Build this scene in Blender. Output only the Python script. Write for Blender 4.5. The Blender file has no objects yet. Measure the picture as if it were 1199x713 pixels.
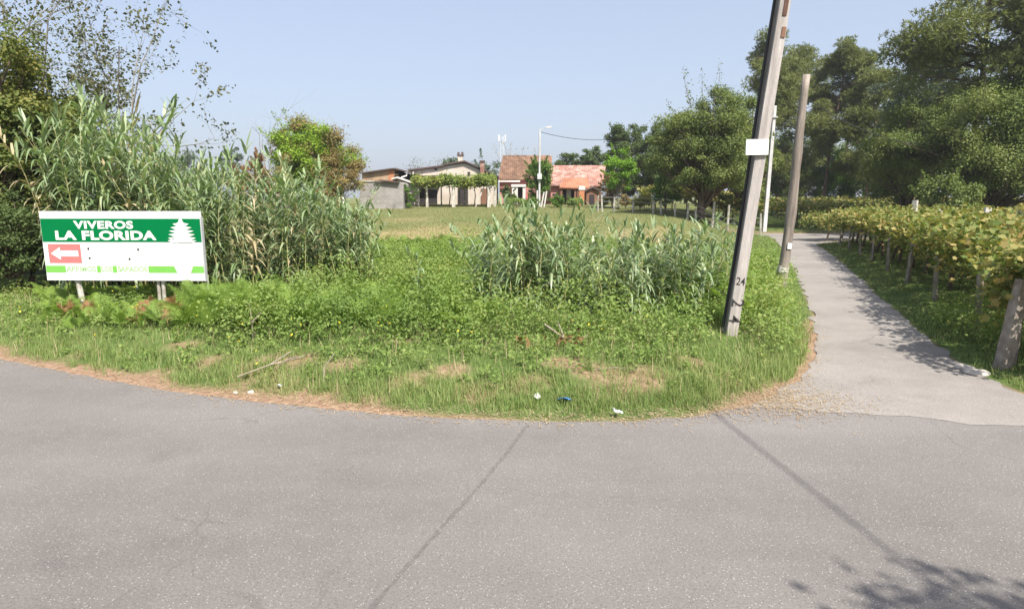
import bpy, math, random
import numpy as np
from mathutils import Vector, Matrix
R = math.radians
scene = bpy.context.scene
COL = scene.collection

# ------------------------------------------------------------------ camera, sky, sun, exposure
W0, H0, FPX, HORIZ, CAMZ = 1199.0, 713.0, 720.0, 235.0, 2.5
PITCH = math.atan((H0/2-HORIZ)/FPX)
cd = bpy.data.cameras.new('camera'); cam = bpy.data.objects.new('camera', cd); COL.objects.link(cam)
cd.sensor_width = 36; cd.lens = 36*FPX/W0; cd.clip_start = .05; cd.clip_end = 5000
cam.location = (0, 0, CAMZ); cam.rotation_euler = (math.pi/2-PITCH, 0, 0)
scene.camera = cam
SUN_AZ, SUN_EL = 180-28, 52          # degrees clockwise from +Y, above the horizon
su = Vector((math.sin(R(SUN_AZ))*math.cos(R(SUN_EL)), math.cos(R(SUN_AZ))*math.cos(R(SUN_EL)), math.sin(R(SUN_EL))))
sd_ = bpy.data.lights.new('sun', 'SUN'); sd_.energy = 4.6; sd_.angle = R(.53); sd_.color = (1, .94, .85)
so = bpy.data.objects.new('sun', sd_); COL.objects.link(so); so.rotation_euler = su.to_track_quat('Z', 'Y').to_euler()
world = bpy.data.worlds.new('World'); scene.world = world; world.use_nodes = True
nt = world.node_tree; bgn = nt.nodes['Background']
sky = nt.nodes.new('ShaderNodeTexSky'); sky.sky_type = 'NISHITA'; sky.sun_disc = False
sky.sun_elevation = R(SUN_EL); sky.sun_rotation = R(SUN_AZ); sky.air_density = 1.0; sky.dust_density = 3.5; sky.ozone_density = 1.2
mixw = nt.nodes.new('ShaderNodeMixRGB'); mixw.inputs[0].default_value = .42; mixw.inputs[2].default_value = (4.9, 5.4, 6.7, 1)
nt.links.new(sky.outputs[0], mixw.inputs[1]); nt.links.new(mixw.outputs[0], bgn.inputs[0]); bgn.inputs[1].default_value = .093
scene.view_settings.view_transform = 'Standard'; scene.view_settings.look = 'None'
scene.view_settings.exposure = .9; scene.view_settings.gamma = 1
scene.cycles.max_bounces = 6; scene.cycles.transparent_max_bounces = 6; scene.cycles.sample_clamp_indirect = 6

# ------------------------------------------------------------------ pixels -> world (scaffold for measuring the place)
CP, SP = math.cos(PITCH), math.sin(PITCH)
def ray(px, py):
    a, b = (px-W0/2)/FPX, (H0/2-py)/FPX
    return np.array([a, CP+b*SP, -SP+b*CP])
def at(px, py, Y):
    d = ray(px, py); return np.array([0, 0, CAMZ])+d*(Y/d[1])
def flat(px, py, z=0.0):
    d = ray(px, py); t = (z-CAMZ)/d[2]; return (d*t)[:2]

# ------------------------------------------------------------------ helpers
def smooth(t): t = np.clip(t, 0, 1); return t*t*(3-2*t)
def link(o, parent=None):
    COL.objects.link(o)
    if parent is not None: o.parent = parent
    return o
def tag(o, label=None, cat=None, group=None, kind=None):
    if label: o['label'] = label
    if cat: o['category'] = cat
    if group: o['group'] = group
    if kind: o['kind'] = kind
    return o
def thing(name, label, cat, loc=(0, 0, 0), rz=0, group=None):
    o = bpy.data.objects.new(name, None); o.location = [float(v) for v in loc]; o.rotation_euler = (0, 0, rz); o.empty_display_size = .2
    link(o); return tag(o, label, cat, group)
def mesh(name, V, polys, flat=False):
    """V (n,3); polys: list of (m,k) int arrays"""
    me = bpy.data.meshes.new(name); V = np.asarray(V, np.float32)
    polys = [np.asarray(p, np.int32) for p in polys if len(p)]
    me.vertices.add(len(V)); me.vertices.foreach_set('co', V.ravel())
    loops = np.concatenate([p.ravel() for p in polys]); sizes = np.concatenate([np.full(len(p), p.shape[1], np.int32) for p in polys])
    starts = np.concatenate([[0], np.cumsum(sizes)[:-1]]).astype(np.int32)
    me.loops.add(len(loops)); me.loops.foreach_set('vertex_index', loops)
    me.polygons.add(len(sizes)); me.polygons.foreach_set('loop_start', starts); me.polygons.foreach_set('loop_total', sizes)
    me.update(calc_edges=True); me.validate()
    me.polygons.foreach_set('use_smooth', np.full(len(me.polygons), not flat)); return me
def obj(name, me, mat, parent=None, loc=None):
    o = bpy.data.objects.new(name, me)
    if mat is not None:
        me.materials.clear()
        for m in (mat if isinstance(mat, (list, tuple)) else [mat]): me.materials.append(m)
    if loc is not None: o.location = [float(v) for v in loc]
    return link(o, parent)
class MB:
    def __init__(s): s.V = []; s.P = {}; s.n = 0
    def add(s, V, *polys):
        V = np.asarray(V, float).reshape(-1, 3)
        for p in polys:
            p = np.asarray(p, np.int32)
            if len(p): s.P.setdefault(p.shape[1], []).append(p+s.n)
        s.V.append(V); s.n += len(V); return s
    def box(s, x0, x1, y0, y1, z0, z1):
        v = [(x, y, z) for z in (z0, z1) for y in (y0, y1) for x in (x0, x1)]
        return s.add(v, [(0, 2, 3, 1), (4, 5, 7, 6), (0, 1, 5, 4), (2, 6, 7, 3), (0, 4, 6, 2), (1, 3, 7, 5)])
    def prism(s, pts, vec):
        """extrude planar polygon pts by vec (both caps)"""
        a = np.asarray(pts, float); b = a+np.asarray(vec, float); n = len(a)
        idx = np.arange(n)
        return s.add(np.vstack([a, b]), [tuple(idx[::-1])], [tuple(idx+n)], [(i, (i+1) % n, n+(i+1) % n, n+i) for i in range(n)])
    def tube(s, pts, radii, sides=6, cap=True):
        pts = np.asarray(pts, float); radii = np.broadcast_to(np.asarray(radii, float), (len(pts),))
        t = np.gradient(pts, axis=0); t /= np.linalg.norm(t, axis=1)[:, None]+1e-9
        ref = np.where(np.abs(t[:, 2:3]) > .95, np.array([[1., 0, 0]]), np.array([[0, 0, 1.]]))
        u = np.cross(t, ref); u /= np.linalg.norm(u, axis=1)[:, None]+1e-9; v = np.cross(t, u)
        an = np.arange(sides)*2*math.pi/sides
        ring = pts[:, None]+radii[:, None, None]*(np.cos(an)[None, :, None]*u[:, None]+np.sin(an)[None, :, None]*v[:, None])
        n = len(pts); q = []
        for i in range(n-1):
            for j in range(sides):
                k = (j+1) % sides; q.append((i*sides+j, i*sides+k, (i+1)*sides+k, (i+1)*sides+j))
        s.add(ring.reshape(-1, 3), q)
        if cap: s.P.setdefault(sides, []).append(np.array([tuple(range(sides))[::-1], tuple(range((n-1)*sides, n*sides))], np.int32)+s.n-n*sides)
        return s
    def mesh(s, name, flat=True): return mesh(name, np.vstack(s.V), [np.vstack(p) for p in s.P.values()], flat)
    def build(s, name, mat, parent=None, loc=None): return obj(name, s.mesh(name), mat, parent, loc)
def smoothed(o):
    o.data.polygons.foreach_set('use_smooth', np.ones(len(o.data.polygons), bool)); return o
def unit(v): return v/(np.linalg.norm(v, axis=-1, keepdims=True)+1e-9)
def strips(base, dirv, up, L, Wd, droop, prof, curl=None):
    """N ribbon leaves: returns V, quads"""
    N = len(base); k = len(prof); s = np.linspace(0, 1, k)
    P = base[:, None]+dirv[:, None]*(s[None, :, None]*L[:, None, None])
    P[:, :, 2] -= (s[None]**2)*(droop*L)[:, None]
    side = unit(np.cross(dirv, up)); w = (Wd[:, None]*np.asarray(prof)[None])*.5
    A = P-side[:, None]*w[:, :, None]; B = P+side[:, None]*w[:, :, None]
    V = np.stack([A, B], 2).reshape(-1, 3)
    b = (np.arange(N)*k*2)[:, None]+(np.arange(k-1)*2)[None]
    return V, np.stack([b, b+1, b+3, b+2], -1).reshape(-1, 4)
def diamonds(P, nrm, size, rng, aspect=.6, fold=.0):
    """N leaf-shaped quads centred on P with normals nrm"""
    N = len(P); r = rng.normal(size=(N, 3)); u = unit(np.cross(nrm, r)); v = np.cross(nrm, u)
    s = size[:, None]
    V = np.stack([P-u*s*.5, P+v*s*.5*aspect+nrm*s*fold, P+u*s*.5, P-v*s*.5*aspect+nrm*s*fold], 1).reshape(-1, 3)
    return V, np.arange(N*4).reshape(-1, 4)
LOBE = np.array([(-.5, 0), (-.42, .38), (-.05, .30), (.12, .52), (.30, .20), (.56, 0), (.30, -.20), (.12, -.52), (-.05, -.30), (-.42, -.38)])
def lobed(P, nrm, size, rng):
    N = len(P); r = rng.normal(size=(N, 3)); u = unit(np.cross(nrm, r)); v = np.cross(nrm, u)
    V = P[:, None]+(u[:, None]*LOBE[None, :, :1]+v[:, None]*LOBE[None, :, 1:])*size[:, None, None]
    V += nrm[:, None]*(np.abs(LOBE[:, 1])*-.25)[None, :, None]*size[:, None, None]
    return V.reshape(-1, 3), np.arange(N*len(LOBE)).reshape(N, -1)

# ------------------------------------------------------------------ materials
class NT:
    def __init__(s, name):
        s.m = bpy.data.materials.new(name); s.m.use_nodes = True; s.t = s.m.node_tree; s.b = s.t.nodes['Principled BSDF']; s.out = s.t.nodes['Material Output']
    def n(s, typ, **kw):
        x = s.t.nodes.new('ShaderNode'+typ)
        for k, v in kw.items():
            if k.startswith('i_'): x.inputs[int(k[2:]) if k[2:].isdigit() else k[2:]].default_value = v
            else: setattr(x, k, v)
        return x
    def l(s, a, b): s.t.links.new(a, b)
    def noise(s, scale, detail=3, rough=.55, coord='Object', stretch=None, off=0):
        tc = s.n('TexCoord'); x = s.n('TexNoise'); x.inputs['Scale'].default_value = scale; x.inputs['Detail'].default_value = detail; x.inputs['Roughness'].default_value = rough
        if stretch or off:
            mp = s.n('Mapping'); mp.inputs['Scale'].default_value = stretch or (1, 1, 1); mp.inputs['Location'].default_value = (off, off*1.7, off*.3); s.l(tc.outputs[coord], mp.inputs[0]); s.l(mp.outputs[0], x.inputs['Vector'])
        else: s.l(tc.outputs[coord], x.inputs['Vector'])
        return x.outputs['Fac']
    def ramp(s, fac, stops, interp='LINEAR'):
        r = s.n('ValToRGB'); r.color_ramp.interpolation = interp; el = r.color_ramp.elements
        while len(el) < len(stops): el.new(.5)
        for e, (p, c) in zip(el, stops): e.position = p; e.color = (*c, 1) if len(c) == 3 else c
        s.l(fac, r.inputs[0]); return r.outputs[0]
    def mix(s, fac, a, b, mode='MIX'):
        x = s.n('MixRGB', blend_type=mode)
        for i, v in zip((0, 1, 2), (fac, a, b)):
            if hasattr(v, 'is_output'): s.l(v, x.inputs[i])
            else: x.inputs[i].default_value = v if i == 0 else (*v, 1)
        return x.outputs[0]
    def math(s, op, a, b=0.0):
        x = s.n('Math', operation=op)
        for i, v in zip((0, 1), (a, b)):
            if hasattr(v, 'is_output'): s.l(v, x.inputs[i])
            else: x.inputs[i].default_value = v
        return x.outputs[0]
    def bump(s, h, strength=.4, dist=.02):
        x = s.n('Bump'); x.inputs['Strength'].default_value = strength; x.inputs['Distance'].default_value = dist; s.l(h, x.inputs['Height']); s.l(x.outputs[0], s.b.inputs['Normal'])
    def color(s, c):
        if hasattr(c, 'is_output'): s.l(c, s.b.inputs['Base Color'])
        else: s.b.inputs['Base Color'].default_value = (*c, 1)
        return s
    def rough(s, r, spec=.3): s.b.inputs['Roughness'].default_value = r; s.b.inputs['Specular IOR Level'].default_value = spec; return s
def v3(c, k): return tuple(min(1, x*k) for x in c)
def leafmat(name, cols, trans=.3, rough=.6, spec=.2, nscale=.45, wn=.6, bright=1.0):
    t = NT(name); g = t.n('NewGeometry'); nz = t.noise(nscale, 2, coord='Object')
    nn = t.math('MULTIPLY', t.math('SUBTRACT', nz, .5), 1.6)
    f = t.math('ADD', t.math('MULTIPLY', g.outputs['Random Per Island'], 1-wn), t.math('ADD', t.math('MULTIPLY', nn, wn), wn*.5))
    n = len(cols); c = t.ramp(f, [(i/(n-1) if n > 1 else 0, v3(cc, bright)) for i, cc in enumerate(cols)])
    t.color(c).rough(rough, spec)
    tr = t.n('BsdfTranslucent'); t.l(t.mix(1.0, c, (1.25, 1.3, .6), 'MULTIPLY'), tr.inputs[0])
    mx = t.n('MixShader'); mx.inputs[0].default_value = trans
    t.l(t.b.outputs[0], mx.inputs[1]); t.l(tr.outputs[0], mx.inputs[2]); t.l(mx.outputs[0], t.out.inputs[0]); return t.m
def plain(name, col, rough=.7, var=.25, scale=3, spec=.3, bump=.0, stretch=None, dirt=None, dirt_amt=.0):
    t = NT(name); nz = t.noise(scale, 5, .6, stretch=stretch)
    c = t.ramp(nz, [(.25, v3(col, 1-var)), (.75, v3(col, 1+var))])
    if dirt is not None:
        d = t.ramp(t.noise(scale*.45, 6, .65, stretch=stretch, off=5.3), [(.5-dirt_amt*.3, (0, 0, 0)), (.72, (1, 1, 1))]); c = t.mix(d, c, dirt)
    t.color(c).rough(rough, spec)
    if bump: t.bump(t.noise(scale*6, 4, stretch=stretch), bump, .02)
    return t.m
M = {}
M['bark'] = plain('bark', (.12, .09, .065), .9, .5, 5, bump=.8, stretch=(1, 1, .25))
M['pine_bark'] = plain('pine_bark', (.15, .10, .075), .9, .45, 4, bump=.8, stretch=(1, 1, .3))
M['grey_bark'] = plain('grey_bark', (.2, .18, .155), .9, .4, 5, bump=.6, stretch=(1, 1, .3))
M['oak'] = leafmat('oak_leaf', [(.026, .042, .013), (.055, .078, .022), (.088, .105, .032), (.125, .118, .045)], bright=2.1)
M['dark_leaf'] = leafmat('dark_leaf', [(.022, .038, .014), (.045, .066, .022), (.07, .09, .03)], bright=2.0)
M['left_leaf'] = leafmat('left_tree_leaf', [(.03, .05, .013), (.06, .088, .022), (.115, .12, .03), (.21, .18, .05)], bright=1.6)
M['bright_leaf'] = leafmat('bright_leaf', [(.06, .105, .010), (.115, .18, .018), (.17, .25, .03)], bright=1.75)
M['lime_leaf'] = leafmat('lime_leaf', [(.10, .2, .02), (.17, .31, .035), (.24, .4, .05)], trans=.4)
M['ivy_leaf'] = leafmat('ivy_leaf', [(.035, .07, .012), (.07, .13, .022), (.12, .2, .03)], bright=1.35)
M['brown_leaf'] = leafmat('brown_leaf', [(.10, .07, .03), (.17, .12, .05), (.20, .17, .06), (.12, .13, .04)], bright=1.30)
M['rust_leaf'] = leafmat('rust_leaf', [(.13, .06, .03), (.24, .13, .06), (.33, .22, .11)], trans=.15)
M['straw_leaf'] = leafmat('yellow_bush_leaf', [(.16, .17, .03), (.25, .25, .05), (.31, .27, .08)])
M['pine_leaf'] = leafmat('pine_needle', [(.04, .05, .022), (.08, .092, .032), (.135, .145, .052)], trans=.25, bright=2.1)
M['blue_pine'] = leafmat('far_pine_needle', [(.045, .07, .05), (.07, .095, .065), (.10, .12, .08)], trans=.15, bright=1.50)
M['sparse_leaf'] = leafmat('sparse_leaf', [(.05, .07, .025), (.10, .115, .045), (.19, .15, .07)], bright=0.95)
M['vine_leaf'] = leafmat('vine_leaf', [(.05, .085, .02), (.10, .14, .035), (.17, .175, .055), (.28, .22, .085), (.27, .14, .065)], nscale=.8, wn=.45, bright=1.35)
M['vine_leaf_far'] = leafmat('green_vine_leaf', [(.06, .105, .025), (.11, .16, .035), (.19, .2, .05), (.26, .22, .07)], nscale=.5, bright=1.30)
M['reed_leaf'] = leafmat('reed_leaf', [(.08, .13, .05), (.145, .21, .095), (.205, .275, .14), (.28, .335, .195), (.42, .39, .23)], trans=.3, rough=.4, spec=.5, nscale=.7, wn=.25, bright=1.15)
M['dry_reed'] = leafmat('dry_reed_leaf', [(.24, .19, .1), (.36, .30, .18), (.46, .40, .26), (.26, .28, .14)], trans=.2)
M['reed_stem'] = plain('reed_stem', (.36, .33, .15), .55, .35, 3)
M['fern'] = leafmat('bracken_leaf', [(.07, .12, .022), (.13, .20, .04), (.20, .275, .06)], trans=.4, nscale=.5, wn=.45, bright=1.4)
M['weed'] = leafmat('weed_leaf', [(.058, .10, .024), (.11, .172, .042), (.18, .235, .07), (.24, .21, .09)], trans=.38, bright=1.4)
M['grass'] = leafmat('grass_blade', [(.075, .13, .035), (.135, .205, .06), (.21, .25, .09), (.38, .33, .2)], trans=.3, nscale=.5, wn=.5, bright=1.25)
M['vine_shade_grass'] = leafmat('shade_darkened_grass', [(.055, .08, .022), (.10, .12, .04), (.16, .15, .065), (.24, .18, .10)], nscale=.9, wn=.6)  # browner grass, with the shade under the vines darkened into its colours
M['drygrass'] = leafmat('field_grass_blade', [(.15, .16, .06), (.24, .205, .105), (.31, .24, .15), (.37, .28, .2)], trans=.25, nscale=.12, wn=.6)
M['pasture'] = leafmat('green_pasture_blade', [(.09, .125, .035), (.145, .165, .06), (.205, .195, .09), (.30, .245, .145)], trans=.25, nscale=.2, wn=.5, bright=1.1)
M['straw'] = leafmat('straw', [(.30, .22, .13), (.42, .33, .21), (.27, .16, .09)], trans=.1)
M['flower'] = leafmat('yellow_petal', [(.7, .55, .03), (.75, .62, .06)], trans=.2)
M['granite'] = plain('granite_post', (.31, .275, .245), .9, .35, 9, bump=.5, dirt=(.13, .10, .07), dirt_amt=.5)
M['whitepost'] = plain('pale_concrete_post', (.52, .50, .46), .85, .2, 7, dirt=(.2, .17, .13), dirt_amt=.3)
M['concrete_pole'] = plain('weathered_concrete', (.43, .395, .375), .9, .25, 5.0, bump=.6, stretch=(4, 4, .3), dirt=(.23, .205, .19), dirt_amt=.35)
M['wood_pole'] = plain('weathered_wood_pole', (.29, .25, .215), .9, .45, 4.0, bump=.7, stretch=(3, 3, .35), dirt=(.12, .095, .08), dirt_amt=.5)
M['white_metal'] = plain('white_metal', (.72, .72, .72), .4, .06, 2)
M['white_sign'] = plain('white_sign_paint', (.74, .74, .735), .9, .05, 2, .08, stretch=(2, 2, .5), dirt=(.58, .57, .53), dirt_amt=.1)
M['pale_pole'] = plain('pale_painted_pole', (.56, .56, .57), .6, .12, 3, dirt=(.36, .35, .33), dirt_amt=.3)
M['grey_metal'] = plain('galvanised_metal', (.42, .43, .44), .45, .15, 4)
M['cable'] = plain('black_cable', (.03, .03, .032), .6, .1, 3)
M['black'] = plain('black_paint', (.03, .027, .027), .8, .2, 12)
M['sign_green'] = plain('sign_green_paint', (.0, .145, .042), .9, .06, 2, .06)
M['sign_lime'] = plain('sign_light_green_paint', (.17, .44, .085), .9, .06, 2, .08)
M['sign_limeback'] = plain('sign_pale_green_paint', (.19, .42, .11), .9, .1, 20, .08)
M['sign_red'] = plain('sign_faded_red_paint', (.52, .165, .16), .9, .08, 2, .08)
M['paper'] = plain('paper', (.8, .8, .8), .7, .05, 9)
M['blue'] = plain('blue_plastic', (.06, .2, .5), .4, .1, 9)
M['deadwood'] = plain('dead_wood', (.30, .25, .2), .9, .4, 8)
M['stone'] = plain('pebble', (.4, .37, .33), .9, .25, 9)
def blockwall(name, c1, c2, mortar, sx, sy, vert='XZ'):
    t = NT(name); tc = t.n('TexCoord'); sp = t.n('SeparateXYZ'); cb = t.n('CombineXYZ'); t.l(tc.outputs['Object'], sp.inputs[0])
    xy = t.math('ADD', sp.outputs[0], sp.outputs[1]); t.l(xy, cb.inputs[0]); t.l(sp.outputs[2], cb.inputs[1])
    br = t.n('TexBrick'); br.inputs['Scale'].default_value = 1; br.inputs['Brick Width'].default_value = sx; br.inputs['Row Height'].default_value = sy; br.inputs['Mortar Size'].default_value = .012
    br.inputs['Color1'].default_value = (*c1, 1); br.inputs['Color2'].default_value = (*c2, 1); br.inputs['Mortar'].default_value = (*mortar, 1); t.l(cb.outputs[0], br.inputs['Vector'])
    c = t.mix(t.ramp(t.noise(1.1, 5), [(.4, (0, 0, 0)), (.75, (.6, .6, .6))]), br.outputs[0], v3(mortar, .55)); t.color(c).rough(.9, .2); return t.m
M['block'] = blockwall('concrete_block_wall', (.33, .31, .295), (.28, .265, .255), (.22, .21, .2), .4, .2)
M['board_wall'] = plain('ochre_board_wall', (.40, .28, .175), .9, .3, 2.2, stretch=(1.5, 1.5, .4), dirt=(.2, .14, .1), dirt_amt=.4)
M['plaster'] = plain('cream_plaster', (.54, .49, .435), .9, .1, 1.2, dirt=(.42, .35, .29), dirt_amt=.25)
M['pink_plaster'] = plain('pink_plaster', (.42, .14, .13), .9, .18, 1.0, dirt=(.4, .3, .27), dirt_amt=.3)
M['dark_in'] = plain('dark_opening', (.035, .03, .032), .8, .3, 2)
M['dark_roof'] = plain('dark_roof_edge', (.10, .075, .07), .85, .3, 2)
M['white_wash'] = plain('whitewash', (.55, .53, .51), .85, .1, 2)
M['brown_wood'] = plain('brown_wood', (.19, .10, .065), .8, .3, 2, stretch=(3, 3, .4))
M['orange_brick'] = plain('orange_brick', (.42, .18, .09), .85, .2, 4)
def tiles(name, cols, pitch=.22):
    t = NT(name); tc = t.n('TexCoord'); w = t.n('TexWave', wave_type='BANDS', bands_direction='X'); w.inputs['Scale'].default_value = 1/pitch/3.18*1.0; w.inputs['Distortion'].default_value = .6
    t.l(tc.outputs['Object'], w.inputs['Vector'])
    vo = t.n('TexVoronoi'); vo.inputs['Scale'].default_value = 2.6; t.l(tc.outputs['Object'], vo.inputs['Vector'])
    sp = t.n('SeparateColor'); t.l(vo.outputs['Color'], sp.inputs[0]); c = t.ramp(sp.outputs[0], [(i/(len(cols)-1), cc) for i, cc in enumerate(cols)])
    st = t.ramp(t.noise(.5, 6, .65), [(.42, (0, 0, 0)), (.7, (.75, .75, .75))]); c = t.mix(st, c, v3(cols[0], .55)); t.color(c).rough(.85, .2)
    t.bump(w.outputs['Fac'], .6, .05); return t.m
M['tile_old'] = tiles('old_brown_roof_tile', [(.13, .078, .052), (.18, .105, .07), (.235, .145, .10)])
M['tile_pink'] = tiles('pale_pink_roof_tile', [(.27, .135, .105), (.35, .195, .155), (.45, .30, .255)])
M['tile_orange'] = tiles('orange_roof_tile', [(.33, .145, .085), (.38, .18, .115)])

# ------------------------------------------------------------------ ground plan
EDGE_PX = [(0, 420), (100, 440), (200, 458), (300, 470), (400, 480), (500, 488), (620, 493), (720, 493), (800, 489), (860, 478), (905, 464), (938, 446), (953, 422), (956, 395), (947, 355), (932, 320), (917, 293), (908, 281), (900, 277)]
E = np.array([flat(*p) for p in EDGE_PX])
RIGHT_PX = [(1240, 485), (1199, 462), (1150, 441), (1115, 418), (1080, 391), (1035, 352), (1002, 322), (976, 300), (955, 286)]
RT = np.array([flat(*p) for p in RIGHT_PX])
far0, far1 = flat(900, 277), flat(955, 286)
lane_poly = np.vstack([E[9:], [(15.5, far0[1]+.4)], [(15.5, far0[1]+4.2)], [(24, far0[1]+4.0)], [(60, far0[1]+7)], [(60, far0[1]+2.6)], [(27, far0[1]-.5)], RT[::-1], [flat(1199, 500)], [flat(1100, 492)], [flat(1000, 484)], [flat(930, 478)]])
main_poly = np.vstack([[(-60, 38)], [(-30, 22)], [(-14.5, 13.2)], E[:13], [flat(1010, 452)], RT[1:3][::-1], RT[:1], [(14, 7.6)], [(60, 8.5)], [(60, -4)], [(8, -4.2)], [(-16, -2.5)], [(-36, 10)], [(-66, 28)]])
def inside(P, poly):
    x, y = P[:, 0], P[:, 1]; r = np.zeros(len(P), bool); n = len(poly)
    for i in range(n):
        (x0, y0), (x1, y1) = poly[i], poly[(i+1) % n]
        c = ((y0 > y) != (y1 > y)) & (x < (x1-x0)*(y-y0)/(y1-y0+1e-12)+x0); r ^= c
    return r
def pdist(P, poly):
    d = np.full(len(P), 1e9); n = len(poly)
    for i in range(n):
        a, b = poly[i], poly[(i+1) % n]; ab = b-a; t = np.clip(((P-a)@ab)/(ab@ab+1e-12), 0, 1)
        d = np.minimum(d, np.linalg.norm(P-a-t[:, None]*ab, axis=1))
    return d
def sdist(P):
    """distance to paving; negative on it"""
    dm, dl = pdist(P, main_poly), pdist(P, lane_poly); im, il = inside(P, main_poly), inside(P, lane_poly)
    dm = np.where(im, -dm, dm); dl = np.where(il, -dl, dl); return np.minimum(dm, dl)
_rs = np.random.default_rng(3)
_W = [( _rs.uniform(-1, 1, 2)*f, _rs.uniform(0, 6.28), 1/f) for f in (.25, .5, .9, 1.6, 2.8, 4.5, 7) for _ in range(4)]
def wob(P, lo=0, hi=99):
    r = np.zeros(len(P)); tot = 0
    for i, (k, ph, a) in enumerate(_W):
        if lo <= i//4 < hi: r += a*np.sin(P@k*2.2+ph); tot += a
    return r/(tot*.5)
LA, LB = flat(953, 422), flat(908, 281); LD = (LB-LA)/np.linalg.norm(LB-LA); LN = np.array([-LD[1], LD[0]])
def height(P, sd=None):
    P = np.atleast_2d(np.asarray(P, float)); sd = sdist(P) if sd is None else sd
    lat = (P-LA)@LN; w = smooth((lat-.3)/9); d = P[:, 1]
    z = .22*smooth(sd/1.8)+.0345*np.clip(d-13, 0, 54)*w+smooth(sd/1.0)*.035*wob(P, 1)
    z += (1-w)*.02*np.clip(d-55, 0, 90)
    far = np.clip(np.hypot(P[:, 0], d)-140, 0, 500); z += far*.006
    return np.where(sd < 0, -.07*smooth(-sd/.25)-.005, z-.005)
def gz(x, y): return float(height([(x, y)])[0])
def ghit(px, py):
    d = ray(px, py); t = 3.0; o = np.array([0, 0, CAMZ])
    while t < 400:
        p = o+d*t
        if p[2] <= gz(p[0], p[1]): return p
        t += .06 if t < 30 else .25
    return o+d*400
def onground(x, y, dz=0): return np.array([x, y, gz(x, y)+dz])

def axis(lo, d0, d1, hi, step, grow=1.16):
    a = list(np.arange(d0, d1, step)); s = step
    while a[-1] < hi: s *= grow; a.append(a[-1]+s)
    s = step
    while a[0] > lo: s *= grow; a.insert(0, a[0]-s)
    return np.array(a)
gx = axis(-900, -15, 12, 900, .13, 1.12); gy = axis(-300, 5.5, 24, 1500, .13, 1.09)
GX, GY = np.meshgrid(gx, gy); GP = np.stack([GX.ravel(), GY.ravel()], 1); GSD = sdist(GP); GZ = height(GP, GSD)
nx, ny = len(gx), len(gy); ii = (np.arange(ny-1)[:, None]*nx+np.arange(nx-1)[None]).ravel()
gme = mesh('ground', np.column_stack([GP, GZ]), [np.stack([ii, ii+1, ii+nx+1, ii+nx], 1)])
# where bare soil and dry turf lie (they stay put whatever the light)
BARE = [(430, 470, .4), (560, 462, .5), (620, 450, .4), (350, 425, .5), (395, 430, .5), (215, 405, .5), (660, 425, .4), (480, 445, .4), (180, 440, .4), (845, 445, .4), (690, 462, .4), (100, 415, .4), (320, 445, .95), (370, 462, .6), (700, 438, .5), (760, 448, .75), (735, 452, .8), (815, 425, .45), (530, 435, .35), (470, 400, .3), (250, 425, .5), (300, 430, .6), (880, 470, .4)]
BAREW = [(*ghit(px, py)[:2], r) for px, py, r in BARE]
def zones(P, sd):
    nz = wob(P, 2); fr = np.interp(P[:, 0], [-9, -4, -1.5, .5, 2.2, 3, 6, 7, 12], [.42, .5, .42, .16, .14, .36, .34, .1, .05]); bare = smooth((fr*(1+.6*nz)-sd)/.25)
    for x, y, r in BAREW: bare = np.maximum(bare, smooth((r*(1+.35*nz)-np.hypot((P[:, 0]-x), (P[:, 1]-y)*1.1))/(r*.65))*.84)
    d = P[:, 1]; lat = (P-LA)@LN
    dry = smooth((d-21.5-3.2*nz-1.5*wob(P, 0, 2))/4)*smooth((lat-2)/4)*(1-.72*smooth((d-30-4*wob(P, 0, 2))/10))
    return np.clip(bare, 0, 1), np.clip(dry, 0, 1)
gb, gd = zones(GP, GSD)
ca = gme.color_attributes.new('zone', 'FLOAT_COLOR', 'POINT')
ca.data.foreach_set('color', np.stack([gb, gd, np.zeros_like(gb), np.ones_like(gb)], 1).astype(np.float32).ravel())
t = NT('ground_soil_and_turf'); at_ = t.n('Attribute', attribute_name='zone'); sp = t.n('SeparateColor'); t.l(at_.outputs['Color'], sp.inputs[0])
turf = t.ramp(t.noise(2.2, 6, .65), [(.3, (.05, .08, .02)), (.5, (.085, .13, .034)), (.7, (.14, .17, .06))])
dryc = t.ramp(t.noise(.35, 7, .7), [(.28, (.15, .17, .05)), (.45, (.26, .225, .10)), (.58, (.36, .28, .155)), (.75, (.22, .22, .08))])
soil = t.ramp(t.noise(9, 7, .7), [(.25, (.15, .09, .058)), (.5, (.27, .175, .115)), (.75, (.42, .31, .22))])
c = t.mix(sp.outputs[1], turf, dryc); c = t.mix(sp.outputs[0], c, soil); t.color(c).rough(.95, .15); t.bump(t.noise(14, 6, .7), .7, .04)
ground = tag(obj('ground', gme, t.m), kind='structure')

def sheet(name, poly, z, mat, step=.25, jag=.0, seed=0):
    """a polygon turned into one flat sheet with a slightly frayed edge"""
    rng = np.random.default_rng(seed); pts = []
    for i in range(len(poly)):
        a, b = poly[i], poly[(i+1) % len(poly)]; L = np.linalg.norm(b-a); n = max(1, min(160, int(L/step)))
        nrm = np.array([-(b-a)[1], (b-a)[0]])/(L+1e-9)
        for k in range(n):
            p = a+(b-a)*k/n; pts.append(p+nrm*(rng.normal()*jag))
    bm_ = bpy.data.meshes.new(name); import bmesh
    bm = bmesh.new(); vs = [bm.verts.new((p[0], p[1], z)) for p in pts]; f = bm.faces.new(vs); f.normal_update()
    if f.normal.z < 0: f.normal_flip()
    bmesh.ops.triangulate(bm, faces=[f]); bm.to_mesh(bm_); bm.free(); bm_.polygons.foreach_set('use_smooth', np.zeros(len(bm_.polygons), bool)); return obj(name, bm_, mat)
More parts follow.
